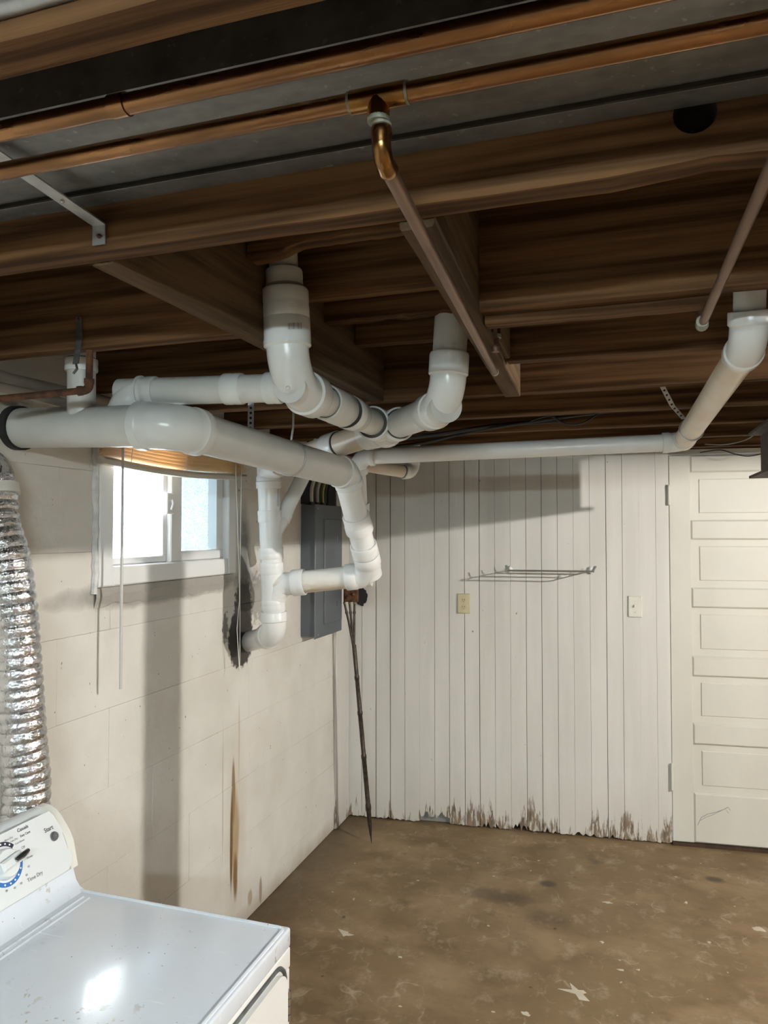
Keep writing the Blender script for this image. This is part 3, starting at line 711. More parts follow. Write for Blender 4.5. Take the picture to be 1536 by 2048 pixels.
# --- cross run joining the large drain from the right
b0 = U(240, 785, 1.90); b1 = U(620, 774, 1.78); bd = U(243, 850, 1.86)
B = thing('cross_run_pipe', 'grey-white horizontal pipe running behind the left ceiling drop into the large drain', 'pipe', b0)
d0 = (b0 - b1).normalized(); d1_ = (bd - b0).normalized()
pipe(B, b1, b0, RS, 'pvc'); elbow(B, b0, d0, d1_, .058, RS, hub=.03, re=RS * 1.05, rh=RS * 1.12); pipe(B, b0 + d1_ * .05, bd, RS, 'pvc')
coupling(B, U(468, 778, 1.83), d0, .05, RS * 1.13, 'pvc_fit'); coupling(B, U(548, 776, 1.80), d0, .04, RS * 1.13, 'pvc_fit')
ring(B, U(283, 784, 1.885), d0, RS * 1.20, 'pvc_fit', .006, 'socket_lip')
# --- sink drain from the right
RF = .0305
f0 = U(1500, 560, 1.47); f1 = U(1497, 690, 1.50); f2 = U(1366, 884, 2.52); f3 = U(716, 914, 2.80); f4 = U(722, 1035, 2.88)
Fd = thing('long_sink_drain', 'long slim white drain from right ceiling drop along the boards to the corner', 'pipe', f2)
g0 = (f1 - f0).normalized(); g1 = (f2 - f1).normalized(); g2 = (f3 - f2).normalized(); g3 = (f4 - f3).normalized()
pipe(Fd, f0, f1 - g0 * .04, RF, 'pvc'); elbow(Fd, f1, g0, g1, .055, RF * 1.1, hub=.03, re=RF * 1.22, rh=RF * 1.34)
pipe(Fd, f1 + g1 * .04, f2 - g1 * .02, RF * 1.12, 'pvc_cream')
elbow(Fd, f2, g1, g2, .042, RF * 1.06, hub=.025, re=RF * 1.12, rh=RF * 1.18)
pipe(Fd, f2 + g2 * .03, f3 - g2 * .03, RF, 'pvc_white')
elbow(Fd, f3, g2, g3, .048, RF, m='pvc_white', hub=.022, rh=RF * 1.2)
pipe(Fd, f3 + g3 * .05, f4 + g3 * .12, RF * .92, 'pvc_white'); coupling(Fd, U(722, 1015, 2.865), g3, .035, RF * 1.12, 'pvc_white')
# --- short yellowed pipe behind
h0 = U(672, 921, 2.98); h1 = U(824, 946, 3.22); h2 = U(828, 890, 3.24)
H = thing('yellowed_pipe', 'short yellowed pipe with elbow under the joists by the board wall', 'pipe', h1)
k0 = (h1 - h0).normalized(); k1 = (h2 - h1).normalized()
pipe(H, h0, h1 - k0 * .03, .0275, 'pvc_cream'); elbow(H, h1, k0, k1, .036, .0275, hub=.014); pipe(H, h1 + k1 * .03, h2, .0275, 'pvc_cream')
ring(H, h1 - k0 * .052, k0, .0285, 'primer', .004)

# ================================================================== COPPER, IRON, DUCT
def copper_line(name, label, pts, r, m='copper', bend=None, group=None):
    t = thing(name, label, 'pipe', pts[0], group); obj('tube', MB().tube(pts if not bend else fillet(pts, bend), r, 16), m, t); return t
PZ = 2.135
ya = onZ(768, 97, PZ).y; yb = onZ(768, 194, PZ).y
t1 = copper_line('copper_water_pipe', 'bright copper pipe under the duct, nearer the first joist', [V((XW + .0, ya + .002, PZ)), V((2.9, ya - .005, PZ))], .0108)
q = onZ(232, 205, PZ); ring(t1, V((q.x, ya, PZ)), (1, 0, 0), .0122, 'copper', .02, 'coupling')
t2 = thing('copper_water_pipe', 'brown copper pipe with a tee and branch running under the joists', 'pipe', V((0, yb, PZ)))
tee = V((onZ(757, 196, PZ).x, yb, PZ))
pipe(t2, V((XW, yb, PZ)), tee, .0104, 'copper', 'tube', 16); pipe(t2, tee, V((2.9, yb, PZ)), .0104, 'copper', 'tube', 16)
te = obj('tee', MB().tube([tee - V((.030, 0, 0)), tee + V((.030, 0, 0))], .0122, 18), 'brass', t2)
obj('tee_outlet', MB().tube([tee, tee - V((0, 0, .022))], .0118, 18), 'brass', te)
for dx in (-.031, .031): ring(te, tee + V((dx, 0, 0)), (1, 0, 0), .0116, 'solder', .004, 'solder')
dr = V((tee.x, tee.y + .004, 0)); ez = U(768, 352, .80).z
p_e = V((tee.x + .003, tee.y, ez)); p_end = U(990, 745, 1.80)
ring(te, tee - V((0, 0, .024)), (0, 0, 1), .0118, 'solder', .005, 'solder')
pipe(t2, tee - V((0, 0, .02)), p_e + V((0, 0, .02)), .0092, 'copper_dull', 'tube', 16)
dr_ = (p_end - p_e).normalized()
elbow(t2, p_e, (0, 0, -1), dr_, .018, .0092, 'brass', hub=.012, re=.0102, rh=.0112)
ring(t2, p_e + V((0, 0, .033)), (0, 0, 1), .0108, 'solder', .003, 'solder')
pipe(t2, p_e + dr_ * .02, p_end, .0087, 'copper_dull', 'tube', 16)
ring(t2, p_end - dr_ * .004, dr_, .0094, 'solder', .008, 'end_cap')
# vertical valve stub beside the right trimmer
vs_ = U(991, 655, 1.62); vb = thing('valve_stub', 'small tarnished copper stub with coupling beside the right trimmer', 'pipe', vs_)
obj('tube', MB().tube([vs_ + V((0, 0, .10)), vs_ - V((0, 0, .055))], .0085, 14), 'copper_dull', vb)
obj('coupling', MB().tube([vs_ + V((0, 0, .012)), vs_ - V((0, 0, .018))], [.012, .0105], 14), 'brass', vb); ring(vb, vs_ - V((0, 0, .02)), (0, 0, 1), .0125, 'solder', .008, 'solder')
# right copper branch
rz = 2.083
ra, rb = onZ(1538, 345, rz), onZ(1405, 647, rz)
ra = rb + (ra - rb) * 1.3
t3 = thing('copper_branch_pipe', 'dull copper pipe with corroded end fitting near the right ceiling drop', 'pipe', rb)
pipe(t3, ra, rb, .0082, 'copper_dull', 'tube', 16)
obj('end_fitting', MB().tube([rb + V((-.002, -.018, 0)), rb + V((0, .012, 0))], [.0115, .0125], 14), 'solder', t3)
obj('riser', MB().tube([rb + V((0, .006, 0)), rb + V((-.004, .02, .07))], .010, 14), 'copper_dull', t3)
# rusty gas pipe at the wall
i0 = U(-25, 800, 1.68); i1 = U(178, 780, 1.70); i2 = U(180, 680, 1.70)
gp = thing('rusty_gas_pipe', 'rusty iron pipe bending up beside the short white wall drop', 'pipe', i1)
gd0 = (i1 - i0).normalized(); gd1 = (i2 - i1).normalized()
pipe(gp, i0, i1 - gd0 * .01, .0082, 'rust', 'tube', 14); elbow(gp, i1, gd0, gd1, .014, .0082, 'rust', hub=.014, re=.010, rh=.0115); pipe(gp, i1 + gd1 * .01, i2, .0082, 'rust', 'tube', 14)
# dark strap hanger on the joist
yj = JY[2] - JW - .002
hp_ = [onY(158, 634, yj), onY(160, 672, yj), onY(156, 700, yj - .012), onY(152, 728, yj - .010)]
hs = thing('pipe_hanger', 'dark tarnished strap hanger nailed to the joist above the rusty pipe', 'hanger', hp_[-1])
mb = MB()
for q in range(3): mb.add([hp_[q] - V((.008, 0, 0)), hp_[q] + V((.008, 0, 0)), hp_[q + 1] + V((.008, 0, 0)), hp_[q + 1] - V((.008, 0, 0)), hp_[q] + V((-.008, -.002, 0)), hp_[q] + V((.008, -.002, 0)), hp_[q + 1] + V((.008, -.002, 0)), hp_[q + 1] + V((-.008, -.002, 0))],
                          [(0, 1, 2, 3), (7, 6, 5, 4), (0, 4, 5, 1), (1, 5, 6, 2), (2, 6, 7, 3), (3, 7, 4, 0)])
obj('strap', mb, 'strap_dark', hs, smooth=False); obj('nail', MB().ball(hp_[0] + V((0, -.003, -.006)), .003), 'rust', hs)
obj('bent_tip', MB().tube([hp_[3], hp_[3] + V((.006, -.003, -.012)), hp_[3] + V((-.004, -.003, -.022))], .003, 8), 'strap_dark', hs)
# conduits along the top of the block wall
cl = [(-1.47, 2.075, .016, 'conduit', 'dusty brown conduit along the top of the block wall, closest to the joists'), (-1.43, 2.03, .013, 'conduit', 'sagging pale conduit below the dusty brown conduit on the block wall'),
      (-1.50, 2.085, .010, 'joist', 'thin brown conduit tucked between the dusty conduit and the block wall')]
for (x_, z_, r_, m_, lb) in cl:
    pts = [V((x_ + random.uniform(-.004, .004), .9 + q * .28, z_ + random.uniform(-.006, .006))) for q in range(10 if z_ > 2.02 else 7)]
    tag(obj('conduit', MB().tube(pts, r_, 12), m_, loc=pts[0]), lb, 'conduit')

# galvanised duct in the bay above the camera
dz = onY(768, 311, JY[1] - JW).z
dt = thing('sheet_metal_duct', 'galvanised sheet metal duct boxed between the two nearest joists', 'duct', V((0, .7, dz)))
ysm = onZ(768, 279, dz).y
obj('duct_body', MB().box((XW + .01, .675, dz + .001), (2.95, JY[1] - JW - .002, HC - .002)), 'galv', dt, smooth=False)
obj('duct_seam_strip', MB().cbox(V((.7, (ysm + JY[1] - JW - .003) / 2, dz - .002)), V((2.24, 0, 0)), V((0, (JY[1] - JW - .003 - ysm) / 2, 0)), V((0, 0, -.003)), .0003), 'galv', dt, smooth=False)
obj('seam_gap', MB().box((XW + .012, ysm - .0045, dz - .0045), (2.93, ysm - .0005, dz + .0005)), 'dark', dt, smooth=False)
sa = V((onY(198, 452, JY[1] - JW - .004).x, JY[1] - JW - .004, 0)); sb = onZ(-10, 303, dz - .010); sc = onY(212, 462, JY[1] - JW - .004)
st = thing('duct_strap', 'flat galvanised strap across the duct with its tab on the joist', 'strap', sc)
pa = onZ(-15, 303, dz - .010); pb = V((sc.x - .012, JY[1] - JW - .005, dz - .035))
vx = V((.011, 0, 0)); mb = MB()
mb.obox((pa + pb) / 2, vx, (pb - pa) / 2, V((0, 0, .0012)))
obj('band', mb, 'strap', st, smooth=False)
tabz0 = onY(212, 488, JY[1] - JW - .004).z
obj('tab', MB().obox(V((pb.x, JY[1] - JW - .0045, (pb.z + tabz0) / 2)), vx * 1.02, V((0, .0012, 0)), V((0, 0, (pb.z - tabz0) / 2))), 'strap', st, smooth=False)
obj('nail', MB().ball(V((pb.x + .002, JY[1] - JW - .007, tabz0 + .012)), .0035), 'rust', st)
obj('rivet', MB().ball(pa.lerp(pb, .62) - V((0, 0, .002)), .003), 'chrome', st)
# conduit beyond the first joist
cz = 2.13; yc = onZ(0, 15, cz).y
tag(obj('grey_conduit', MB().tube([V((XW, yc, cz)), V((1.5, yc, cz))], .009, 12), 'strap', loc=V((XW, yc, cz))), 'slim grey conduit beyond the nearest joist', 'conduit')

# perforated hanger straps
def perf_strap(label, pts, width, wdir, nh):
    t = thing('perforated_strap', label, 'strap', pts[-1]); mb = MB(); hl = MB(); pts = [V(p) for p in pts]
    fp = fillet(pts, .05, 6) if len(pts) > 2 else pts
    for a_, b2 in zip(fp[:-1], fp[1:]):
        d_ = (b2 - a_); n_ = d_.cross(wdir).normalized() * .0008
        mb.obox((a_ + b2) / 2, wdir * width / 2, d_ * .505, n_)
    tot = sum((b2 - a_).length for a_, b2 in zip(fp[:-1], fp[1:])); acc = 0; step = tot / (nh + 1); nxt = step
    for a_, b2 in zip(fp[:-1], fp[1:]):
        L_ = (b2 - a_).length
        while nxt <= acc + L_ and nxt < tot - step * .3:
            c_ = a_ + (b2 - a_) * ((nxt - acc) / L_); d_ = (b2 - a_).normalized(); n_ = d_.cross(wdir).normalized()
            if n_.dot(CAM - c_) < 0: n_ = -n_
            hl.tube([c_ - n_ * .0012, c_ + n_ * .0012], width * .22, 10); nxt += step
        acc += L_
    obj('band', mb, 'strap', t, smooth=False); obj('hole_punching', hl, 'dark', t, smooth=False); return t
perf_strap('perforated metal strap twisting down to the long sink drain', [U(1297, 704, 2.10), U(1318, 760, 2.18), U(1345, 812, 2.24), U(1368, 838, 2.28)], .017, _R, 14)
perf_strap('short perforated metal strap hanging above the large drain', [U(502, 806, 2.30), U(501, 866, 2.30)], .019, _R, 5)
# strap loops
def loop(label, px, py, d, top, p, axis, r):
    t = thing('pipe_loop_strap', label, 'strap', p); pts = []
    axis = axis.normalized(); up = (V((0, 0, 1)) - axis * axis.z).normalized(); sd_ = axis.cross(up)
    for q in range(25):
        an = math.radians(-60 + 300 * q / 24) ; pts.append(p + (up * math.sin(an + math.pi * 1.5 + math.radians(-30) + math.pi / 3) + sd_ * math.cos(an + math.pi * 1.5 + math.radians(-30) + math.pi / 3)) * r)
    obj('hoop', MB().tube([p + (up * math.cos(2 * math.pi * q / 28) + sd_ * math.sin(2 * math.pi * q / 28)) * r for q in range(29)], .0028, 8), 'strap', t)
    if top is not None: obj('hanger_wire', MB().tube([top, top.lerp(p, .5) + V((.004, 0, 0)), p + up * r], .0035, 8), 'strap', t)
pm = m1 + db * ((m2 - m1).length * .60)
loop('thin metal strap looped round the large drain', 0, 0, 0, V((pm.x + .01, pm.y, JZ + .005)), pm, db, RM + .002)
pm = f1 + g1 * ((f2 - f1).length * .80)
loop('thin metal hoop round the slanting part of the sink drain', 0, 0, 0, None, pm, g1, RF * 1.12 + .002)

# loose cables under the far joists
def cable(name, label, pts, r, m, group=None):
    pts = [V(p) for p in pts]; P = [pts[0]] + pts + [pts[-1]]; out = []
    for i in range(1, len(P) - 2):
        for k in range(8):
            t = k / 8; a, b, c, d = P[i - 1], P[i], P[i + 1], P[i + 2]
            out.append(.5 * ((2 * b) + (c - a) * t + (2 * a - 5 * b + 4 * c - d) * t * t + (3 * b - a - 3 * c + d) * t ** 3))
    out.append(pts[-1])
    return tag(obj(name, MB().tube(out, r, 8), m, loc=pts[0]), label, 'cable', group)
cable('black_cable', 'black cable sagging from the double branch fitting along the far joists', [U(700, 905, 3.1), U(760, 897, 3.1), U(850, 885, 3.1), U(960, 860, 3.0), U(1100, 838, 2.9), U(1220, 822, 2.85)], .007, 'cable_b')
cable('black_cable', 'thin black cable looping under the joists left of the perforated strap', [U(1060, 842, 2.85), U(1100, 832, 2.84), U(1130, 848, 2.84), U(1165, 846, 2.84), U(1195, 828, 2.86)], .004, 'cable_b')
cable('black_cable', 'thick black cable above the long sink drain behind the branch fitting', [U(780, 880, 3.05), U(880, 868, 3.02), U(1000, 850, 2.98), U(1120, 842, 2.95)], .009, 'cable_b')
cable('black_cable', 'thin black wire drooping along the top of the door', [U(1400, 905, 3.80), U(1440, 900, 3.78), U(1470, 908, 3.74), U(1500, 912, 3.70), U(1545, 902, 3.62)], .003, 'cable_b')
cable('grey_wire', 'thin grey wire curving from the joists over the door', [U(1540, 838, 3.3), U(1515, 864, 3.38), U(1490, 880, 3.45), U(1450, 889, 3.52), U(1410, 888, 3.6)], .003, 'wire')

# steel beam and post at the right
tip = U(1498, 957, 3.10)
bxl, bye, bz = tip.x, tip.y, tip.z
ib = thing('steel_beam', 'dark brown steel beam under the joists at the right of the door', 'beam', V((bxl + .06, bye, bz)))
FWd = .12
obj('bottom_flange', MB().box((bxl, -2.2, bz), (bxl + FWd, bye, bz + .010)), 'steel_paint', ib, smooth=False)
obj('top_flange', MB().box((bxl, -2.2, JZ - .014), (bxl + FWd, bye, JZ - .003)), 'steel_paint', ib, smooth=False)
obj('web', MB().box((bxl + FWd / 2 - .014, -2.2, bz + .010), (bxl + FWd / 2 + .014, bye - .002, JZ - .014)), 'steel_paint', ib, smooth=False)
post_y = 2.055
po = thing('steel_post', 'round steel post carrying the dark beam', 'post', V((bxl + FWd / 2, post_y, 0)))
obj('shaft', MB().tube([V((bxl + FWd / 2, post_y, .012)), V((bxl + FWd / 2, post_y, bz - .010))], .048, 24), 'steel_paint', po)
for z_ in (0.001, bz - .010): obj('plate', MB().box((bxl + FWd / 2 - .07, post_y - .07, z_), (bxl + FWd / 2 + .07, post_y + .07, z_ + .0095)), 'steel_paint', po, smooth=False)

# ================================================================== LAMPS
def lamp(p, power, label):
    t = thing('ceiling_lamp', label, 'lamp', V((p.x, p.y, HC)))
    obj('stem', MB().tube([V((p.x, p.y, HC - .002)), V((p.x, p.y, p.z + .075))], .012, 10), 'porcelain', t)
    obj('lamp_holder', MB().sweep([(V((p.x, p.y, p.z + .085)), (0, 0, -1), .055), (V((p.x, p.y, p.z + .065)), (0, 0, -1), .05), (V((p.x, p.y, p.z + .045)), (0, 0, -1), .024), (V((p.x, p.y, p.z + .03)), (0, 0, -1), .022)], 20), 'porcelain', t)
    rr = .018; A = 4 * math.pi * rr * rr
    obj('bulb', MB().ball(p, rr, 14), bulb_mat(power / (A * math.pi)), t)
lamp(LAMP_A, POWER_A, 'bare bulb in a porcelain holder right of the steel beam')
tl = thing('fill_strip', 'long white strip light added as unseen fill behind the camera', 'lamp', V((FILL_B.x, FILL_B.y, JZ)))
obj('housing', MB().cbox(V((FILL_B.x, FILL_B.y, 2.079)), V((.63, 0, 0)), V((0, .065, 0)), V((0, 0, -.025)), .012), 'enamel_side', tl, smooth=False)
tm = bulb_mat(FILL_L); tm.node_tree.nodes['Principled BSDF'].inputs['Emission Color'].default_value = (.82, .96, 1.0, 1)
for dy_ in (-.035, .035):
    obj('tube', MB().tube([V((FILL_B.x - .59, FILL_B.y + dy_, FILL_B.z)), V((FILL_B.x + .59, FILL_B.y + dy_, FILL_B.z))], .013, 14), tm, tl)
    for sx in (-.605, .605): obj('socket', MB().obox(V((FILL_B.x + sx, FILL_B.y + dy_, FILL_B.z + .006)), V((.012, 0, 0)), V((0, .014, 0)), V((0, 0, .016))), 'porcelain', tl, smooth=False)

# ================================================================== BREAKER PANEL
PX1 = -1.470
py0, py1 = onX(630, 1150, PX1).y, onX(683, 1150, PX1).y
pz1, pz0 = onX(630, 1008, PX1).z, onX(630, 1279, PX1).z
bp = thing('breaker_panel', 'dark grey metal breaker panel on the block wall near the corner', 'breaker panel', V((XW, (py0 + py1) / 2, pz0)))
obj('cabinet', MB().box((XW + .003, py0 + .012, pz0 + .010), (PX1 - .004, py1 - .012, pz1 - .004)), 'panel', bp, smooth=False)
obj('cover', MB().cbox(V((PX1 - .001, (py0 + py1) / 2, (pz0 + pz1) / 2)), V((0, (py1 - py0) / 2, 0)), V((0, 0, (pz1 - pz0) / 2)), V((.003, 0, 0)), .003), 'panel', bp, smooth=False)
q0, q1 = onX(647, 1100, PX1).y, py1 - .012; u1, u0 = onX(650, 1038, PX1).z, onX(650, 1248, PX1).z
pd = obj('panel_door', MB().cbox(V((PX1 + .005, (q0 + q1) / 2, (u0 + u1) / 2)), V((0, (q1 - q0) / 2, 0)), V((0, 0, (u1 - u0) / 2)), V((.003, 0, 0)), .0025), 'panel', bp, smooth=False)
for yy in (1077, 1207): P = onX(674, yy, PX1 + .009); obj('latch', MB().obox(P, V((.002, 0, 0)), V((0, .003, 0)), V((0, 0, .012))), 'chrome', pd, smooth=False)
for (a, b) in ((636, 1017), (636, 1270)): obj('screw', MB().ball(onX(a, b, PX1 + .002), .004), 'strap', bp)
for q in range(4): obj('cable_clamp', MB().tube([V((XW + .045, py0 + .05 + q * .075, pz1 - .006)), V((XW + .045, py0 + .05 + q * .075, pz1 + .014))], .013, 12), 'iron', bp)
tag(obj('flat_black_board', MB().box((XW + .0035, py0 + .005, pz1 + .002), (XW + .012, F0.y - .21, JZ - .01)), 'blackboard', loc=V((XW, py0, pz1)), smooth=False), 'flat black board on the wall above the breaker panel', 'board')  # thin flat black board over the wall up to the joists
for q, (m_, lb) in enumerate((('cable_w', 'white cable rising from the breaker panel at its near end'), ('cable_w', 'white cable rising from the breaker panel beside the nearest one'), ('cable_y', 'yellow cable rising from the breaker panel among the white ones'), ('cable_b', 'black cable rising from the breaker panel at its corner end'))):
    yq = py0 + .05 + q * .075
    cable('panel_cable', lb, [V((XW + .045, yq, pz1 + .0)), V((XW + .04, yq + .01, pz1 + .08)), V((XW + .05, yq + .035, pz1 + .17)), V((XW + .04, yq + .03, JZ + .02))], .010 if q < 2 else .007, m_)

# rusty box, ragged hole and the leaning rods in the corner
rbx = U(702, 1190, 4.02)
rx = thing('rusty_box', 'rusty brown junction box under the white elbow in the corner', 'box', rbx)
obj('box_body', MB().cbox(rbx, _R * .040, V((0, 0, .036)), -_FH * .03, .006), 'rust', rx, smooth=False)
for (dx, dz_) in ((-.02, -.01), (.012, .006)): obj('knob', MB().ball(rbx + _R * dx - _FH * .032 + V((0, 0, dz_)), .009), 'rust', rx)
s_, z_ = farpix(722, 1193, .0)
pts = [(math.cos(2 * math.pi * q / 26), math.sin(2 * math.pi * q / 26)) for q in range(26)]
obj('torn_edge', MB().prism([FW(s_ + .034 * c * random.uniform(.8, 1.25), z_ + .052 * sn * random.uniform(.85, 1.2), -.0012) for c, sn in pts], NF * .004), 'blackboard', wf, smooth=False)['label'] = 'ragged black hole torn in the painted boards'
tp = onZ(743, 1687, 0.0); mid = U(708, 1290, 4.0)
pl = thing('leaning_rod', 'dark jointed metal rod with three thin prongs leaning in the corner', 'rod', tp)
rd = (mid - tp).normalized(); Lr = (mid - tp).length
rings = []
for f_, r_ in ((0, .001), (.10, .0115), (.16, .0125), (.17, .0155), (.19, .0155), (.20, .0125), (.42, .0125), (.425, .0150), (.44, .0150), (.445, .0120), (.64, .0125), (.645, .0145), (.66, .0145), (.665, .0118), (.82, .0115), (.825, .0135), (.84, .0135), (.845, .0110), (1.0, .012)):
    rings.append((tp + rd * Lr * f_ + V((0, 0, .0008)), rd, r_))
obj('shaft', MB().sweep(rings, 14), 'iron', pl)
for px_ in (689, 699, 709):
    top = U(px_, 1206, 4.02); pr = obj('prong', MB().tube([mid + V((0, 0, -.03)), mid.lerp(top, .5), top], [.007, .0065, .006], 10), 'iron', pl)
    obj('prong_collar', MB().tube([mid.lerp(top, .74), mid.lerp(top, .80)], .0085, 10), 'iron', pr); obj('prong_tip', MB().ball(top, .008), 'solder', pr)

# ================================================================== ON THE BOARDS
s_, z_ = farpix(927.5, 1207, .0)
ol = thing('wall_outlet', 'ivory duplex outlet on the white boards under the wire rack', 'outlet', FW(s_, z_))
obj('cover_plate', MB().cbox(FW(s_, z_, .003), ES * .036, V((0, 0, .057)), NF * .005, .004), 'ivory', ol, smooth=False)
for k in (-1, 1):
    fc = obj('receptacle', MB().sweep([(FW(s_, z_ + k * .020, .008), NF, .0165), (FW(s_, z_ + k * .020, .010), NF, .0155)], 18), 'ivory', ol)
    for dx in (-.006, .006): obj('slot', MB().obox(FW(s_ + dx, z_ + k * .020 + .003, .0103), ES * .0012, V((0, 0, .0045)), NF * .0004), 'ink', fc, smooth=False)
    obj('ground_hole', MB().tube([FW(s_, z_ + k * .020 - .008, .0100), FW(s_, z_ + k * .020 - .008, .0107)], .0022, 10), 'ink', fc)
obj('screw', MB().ball(FW(s_, z_, .008), .0025), 'ivory', ol)
s_, z_ = farpix(1270, 1213, .0)
sw = thing('switch_plate', 'white painted switch plate on the boards beside the door', 'switch', FW(s_, z_))
obj('cover_plate', MB().cbox(FW(s_, z_, .003), ES * .036, V((0, 0, .058)), NF * .005, .003), 'plate', sw, smooth=False)
obj('toggle', MB().obox(FW(s_ - .002, z_ + .004, .012), ES * .004, V((0, 0, .006)), NF * .006), 'plate', sw, smooth=False)
for k in (-1, 1): obj('screw', MB().ball(FW(s_, z_ + k * .030, .0075), .0028), 'plate', sw)
# wire rack
ra_, rz_ = farpix(1020, 1140, .0); rb_, _ = farpix(1182, 1140, .0); RD = .25
rk = thing('wire_rack', 'thin grey wire rack sticking out from the white boards', 'rack', FW((ra_ + rb_) / 2, rz_))
def wz(o): return rz_ + o * .035
arms = []
for s2, sg in ((ra_, -1), (rb_, 1)):
    arm = obj('side_arm', MB().tube([FW(s2, rz_, .0), FW(s2, wz(RD), RD)], .0035, 8), 'wire', rk)
    obj('mount', MB().ball(FW(s2, rz_ + .004, .006), .017, 10, 1.2), 'porcelain', rk)
    for o in (.07, .135, .20): obj('peg', MB().tube([FW(s2, wz(o), o), FW(s2 + sg * .016, wz(o) + .028, o)], .003, 6), 'wire', arm)
for o in (.085, .165, .25): obj('cross_wire', MB().tube([FW(ra_, wz(o), o), FW(rb_, wz(o), o)], .0036, 8), 'wire', rk)
# nail holes and plaster drips stay in the paint; chips on the slab
flk = [((690, 1868), 1.0), ((1155, 1985), 1.3), ((1515, 1858), .9), ((1204, 1884), .35), ((1215, 1805), .6), ((1373, 1806), .35), ((1053, 2027), .4), ((1277, 1940), .3), ((800, 1914), .3), ((1240, 1940), .3)]
for (q, sz) in flk:
    c_ = onZ(*q, 0); n = 11; pts = []
    ang0 = random.uniform(0, 3)
    for k in range(n):
        a_ = 2 * math.pi * k / n; r_ = sz * random.choice([.012, .02, .036, .016]) * random.uniform(.8, 1.2)
        pts.append(c_ + V((math.cos(a_ + ang0) * r_ * 1.3, math.sin(a_ + ang0) * r_, .0)))
    obj('paint_flake', MB().prism(pts, (0, 0, .0012)), 'flake', fl, smooth=False)

# ================================================================== BLIND
bl0 = onX(207, 917, -1.495); bl1 = onX(494, 953, -1.495); blm = onX(352, 948, -1.495)
bn = thing('window_blind', 'raised cream slatted blind sagging over the top of the window', 'blind', V((-1.51, (bl0.y + bl1.y) / 2, bl0.z)))
def sag(y, z0, amt):
    t = (y - bl0.y) / (bl1.y - bl0.y); return z0 + (bl1.z - bl0.z) * t - amt * math.sin(math.pi * min(1, max(0, t))) * (1 - .35 * t)
def slat(name, y0, y1, dz, wdt, th, m, tilt=0., amt=.018, x=-1.505):
    mb = MB(); n = 18
    for i in range(n + 1):
        y = y0 + (y1 - y0) * i / n; z = sag(y, bl0.z, amt) + dz
        for (dx, dzz) in ((-wdt / 2, -tilt), (-wdt / 6, th * 1.0), (wdt / 6, th * 1.0 + tilt * .3), (wdt / 2, tilt), (wdt / 2, tilt - th), (-wdt / 2, -tilt - th)): mb.v.append(V((x + dx, y, z + dzz)))
    for i in range(n):
        for k in range(6): mb.f.append((i * 6 + k, i * 6 + (k + 1) % 6, (i + 1) * 6 + (k + 1) % 6, (i + 1) * 6 + k))
    mb.f.append(tuple(range(6))); mb.f.append(tuple(range(n * 6, n * 6 + 6))[::-1])
    return obj(name, mb, m, bn)
slat('bottom_rail', bl0.y, bl1.y, 0, .030, .009, 'rail')
slat('bottom_rail_cap', bl0.y + .002, bl1.y - .002, -.009, .026, .006, 'rail')
for q in range(9): slat('slat', bl0.y + .005 + q * .003, bl1.y - .012 - q * .003, .020 + q * .0105, .030, .0012, 'slat', tilt=.0065, amt=.018 - q * .0016)
obj('head_rail', MB().box((-1.535, bl0.y, bl0.z + .135), (-1.490, bl1.y, bl0.z + .165)), 'rail', bn, smooth=False)
for px_ in (262, 372, 470):
    P = onX(px_, 930, -1.488); zz = sag(P.y, bl0.z, .018)
    obj('ladder_cord', MB().tube([V((-1.488, P.y, zz - .004)), V((-1.487, P.y + .006, zz + .05)), V((-1.490, P.y, zz + .14))], .0012, 6), 'cord', bn)
wt = onX(246, 890, -1.470); wb = onX(241, 1378, -1.470)
obj('tilt_wand', MB().tube([V((wt.x, wt.y, bl0.z + .13)), wt.lerp(wb, .5), wb], [.0035, .0045, .0045], 8), 'wand', bn)
q0 = onX(472, 950, -1.478); q1 = onX(483, 950, -1.478); qm = onX(478, 1135, -1.478); qe = onX(479, 1342, -1.478); ql = onX(474, 1258, -1.478)
obj('pull_cord', MB().tube([V((-1.478, q0.y, bl0.z + .12)), q0, qm, onX(479, 1200, -1.478), ql, qe], .0016, 6), 'cord', bn)
obj('pull_cord', MB().tube([V((-1.477, q1.y, bl0.z + .12)), q1, onX(480, 1140, -1.477), onX(480, 1250, -1.477), qe + V((.001, 0, 0))], .0016, 6), 'cord', bn)

# ================================================================== DRYER
DXF, DXB, DY1, DY0, DZ = -.612, -1.33, 1.302, .615, .918
dy = thing('clothes_dryer', 'white clothes dryer with scratched glossy top and control console', 'dryer', V(((DXF + DXB) / 2, (DY0 + DY1) / 2, 0)))
def rbox(name, lo, hi, m, parent, bev, seg=3, edges=None):
    o = obj(name, MB().box(lo, hi), m, parent, smooth=False); me = o.data
    bm = bmesh.new(); bm.from_mesh(me)
    bmesh.ops.bevel(bm, geom=bm.edges[:], offset=bev, segments=seg, affect='EDGES', profile=.5); bm.to_mesh(me); bm.free()
    for p in me.polygons: p.use_smooth = True
    me.set_sharp_from_angle(angle=math.radians(45)); return o
rbox('body', (DXB + .004, DY0 + .003, .02), (DXF - .0015, DY1 - .0012, DZ - .076), 'enamel_side', dy, .004)
rbox('front_upper_panel', (DXF - .03, DY0 + .002, DZ - .075), (DXF - .0005, DY1 - .0008, DZ - .0372), 'enamel_side', dy, .003)
rbox('top', (DXB, DY0, DZ - .037), (DXF, DY1, DZ), 'enamel', dy, .005, 3)
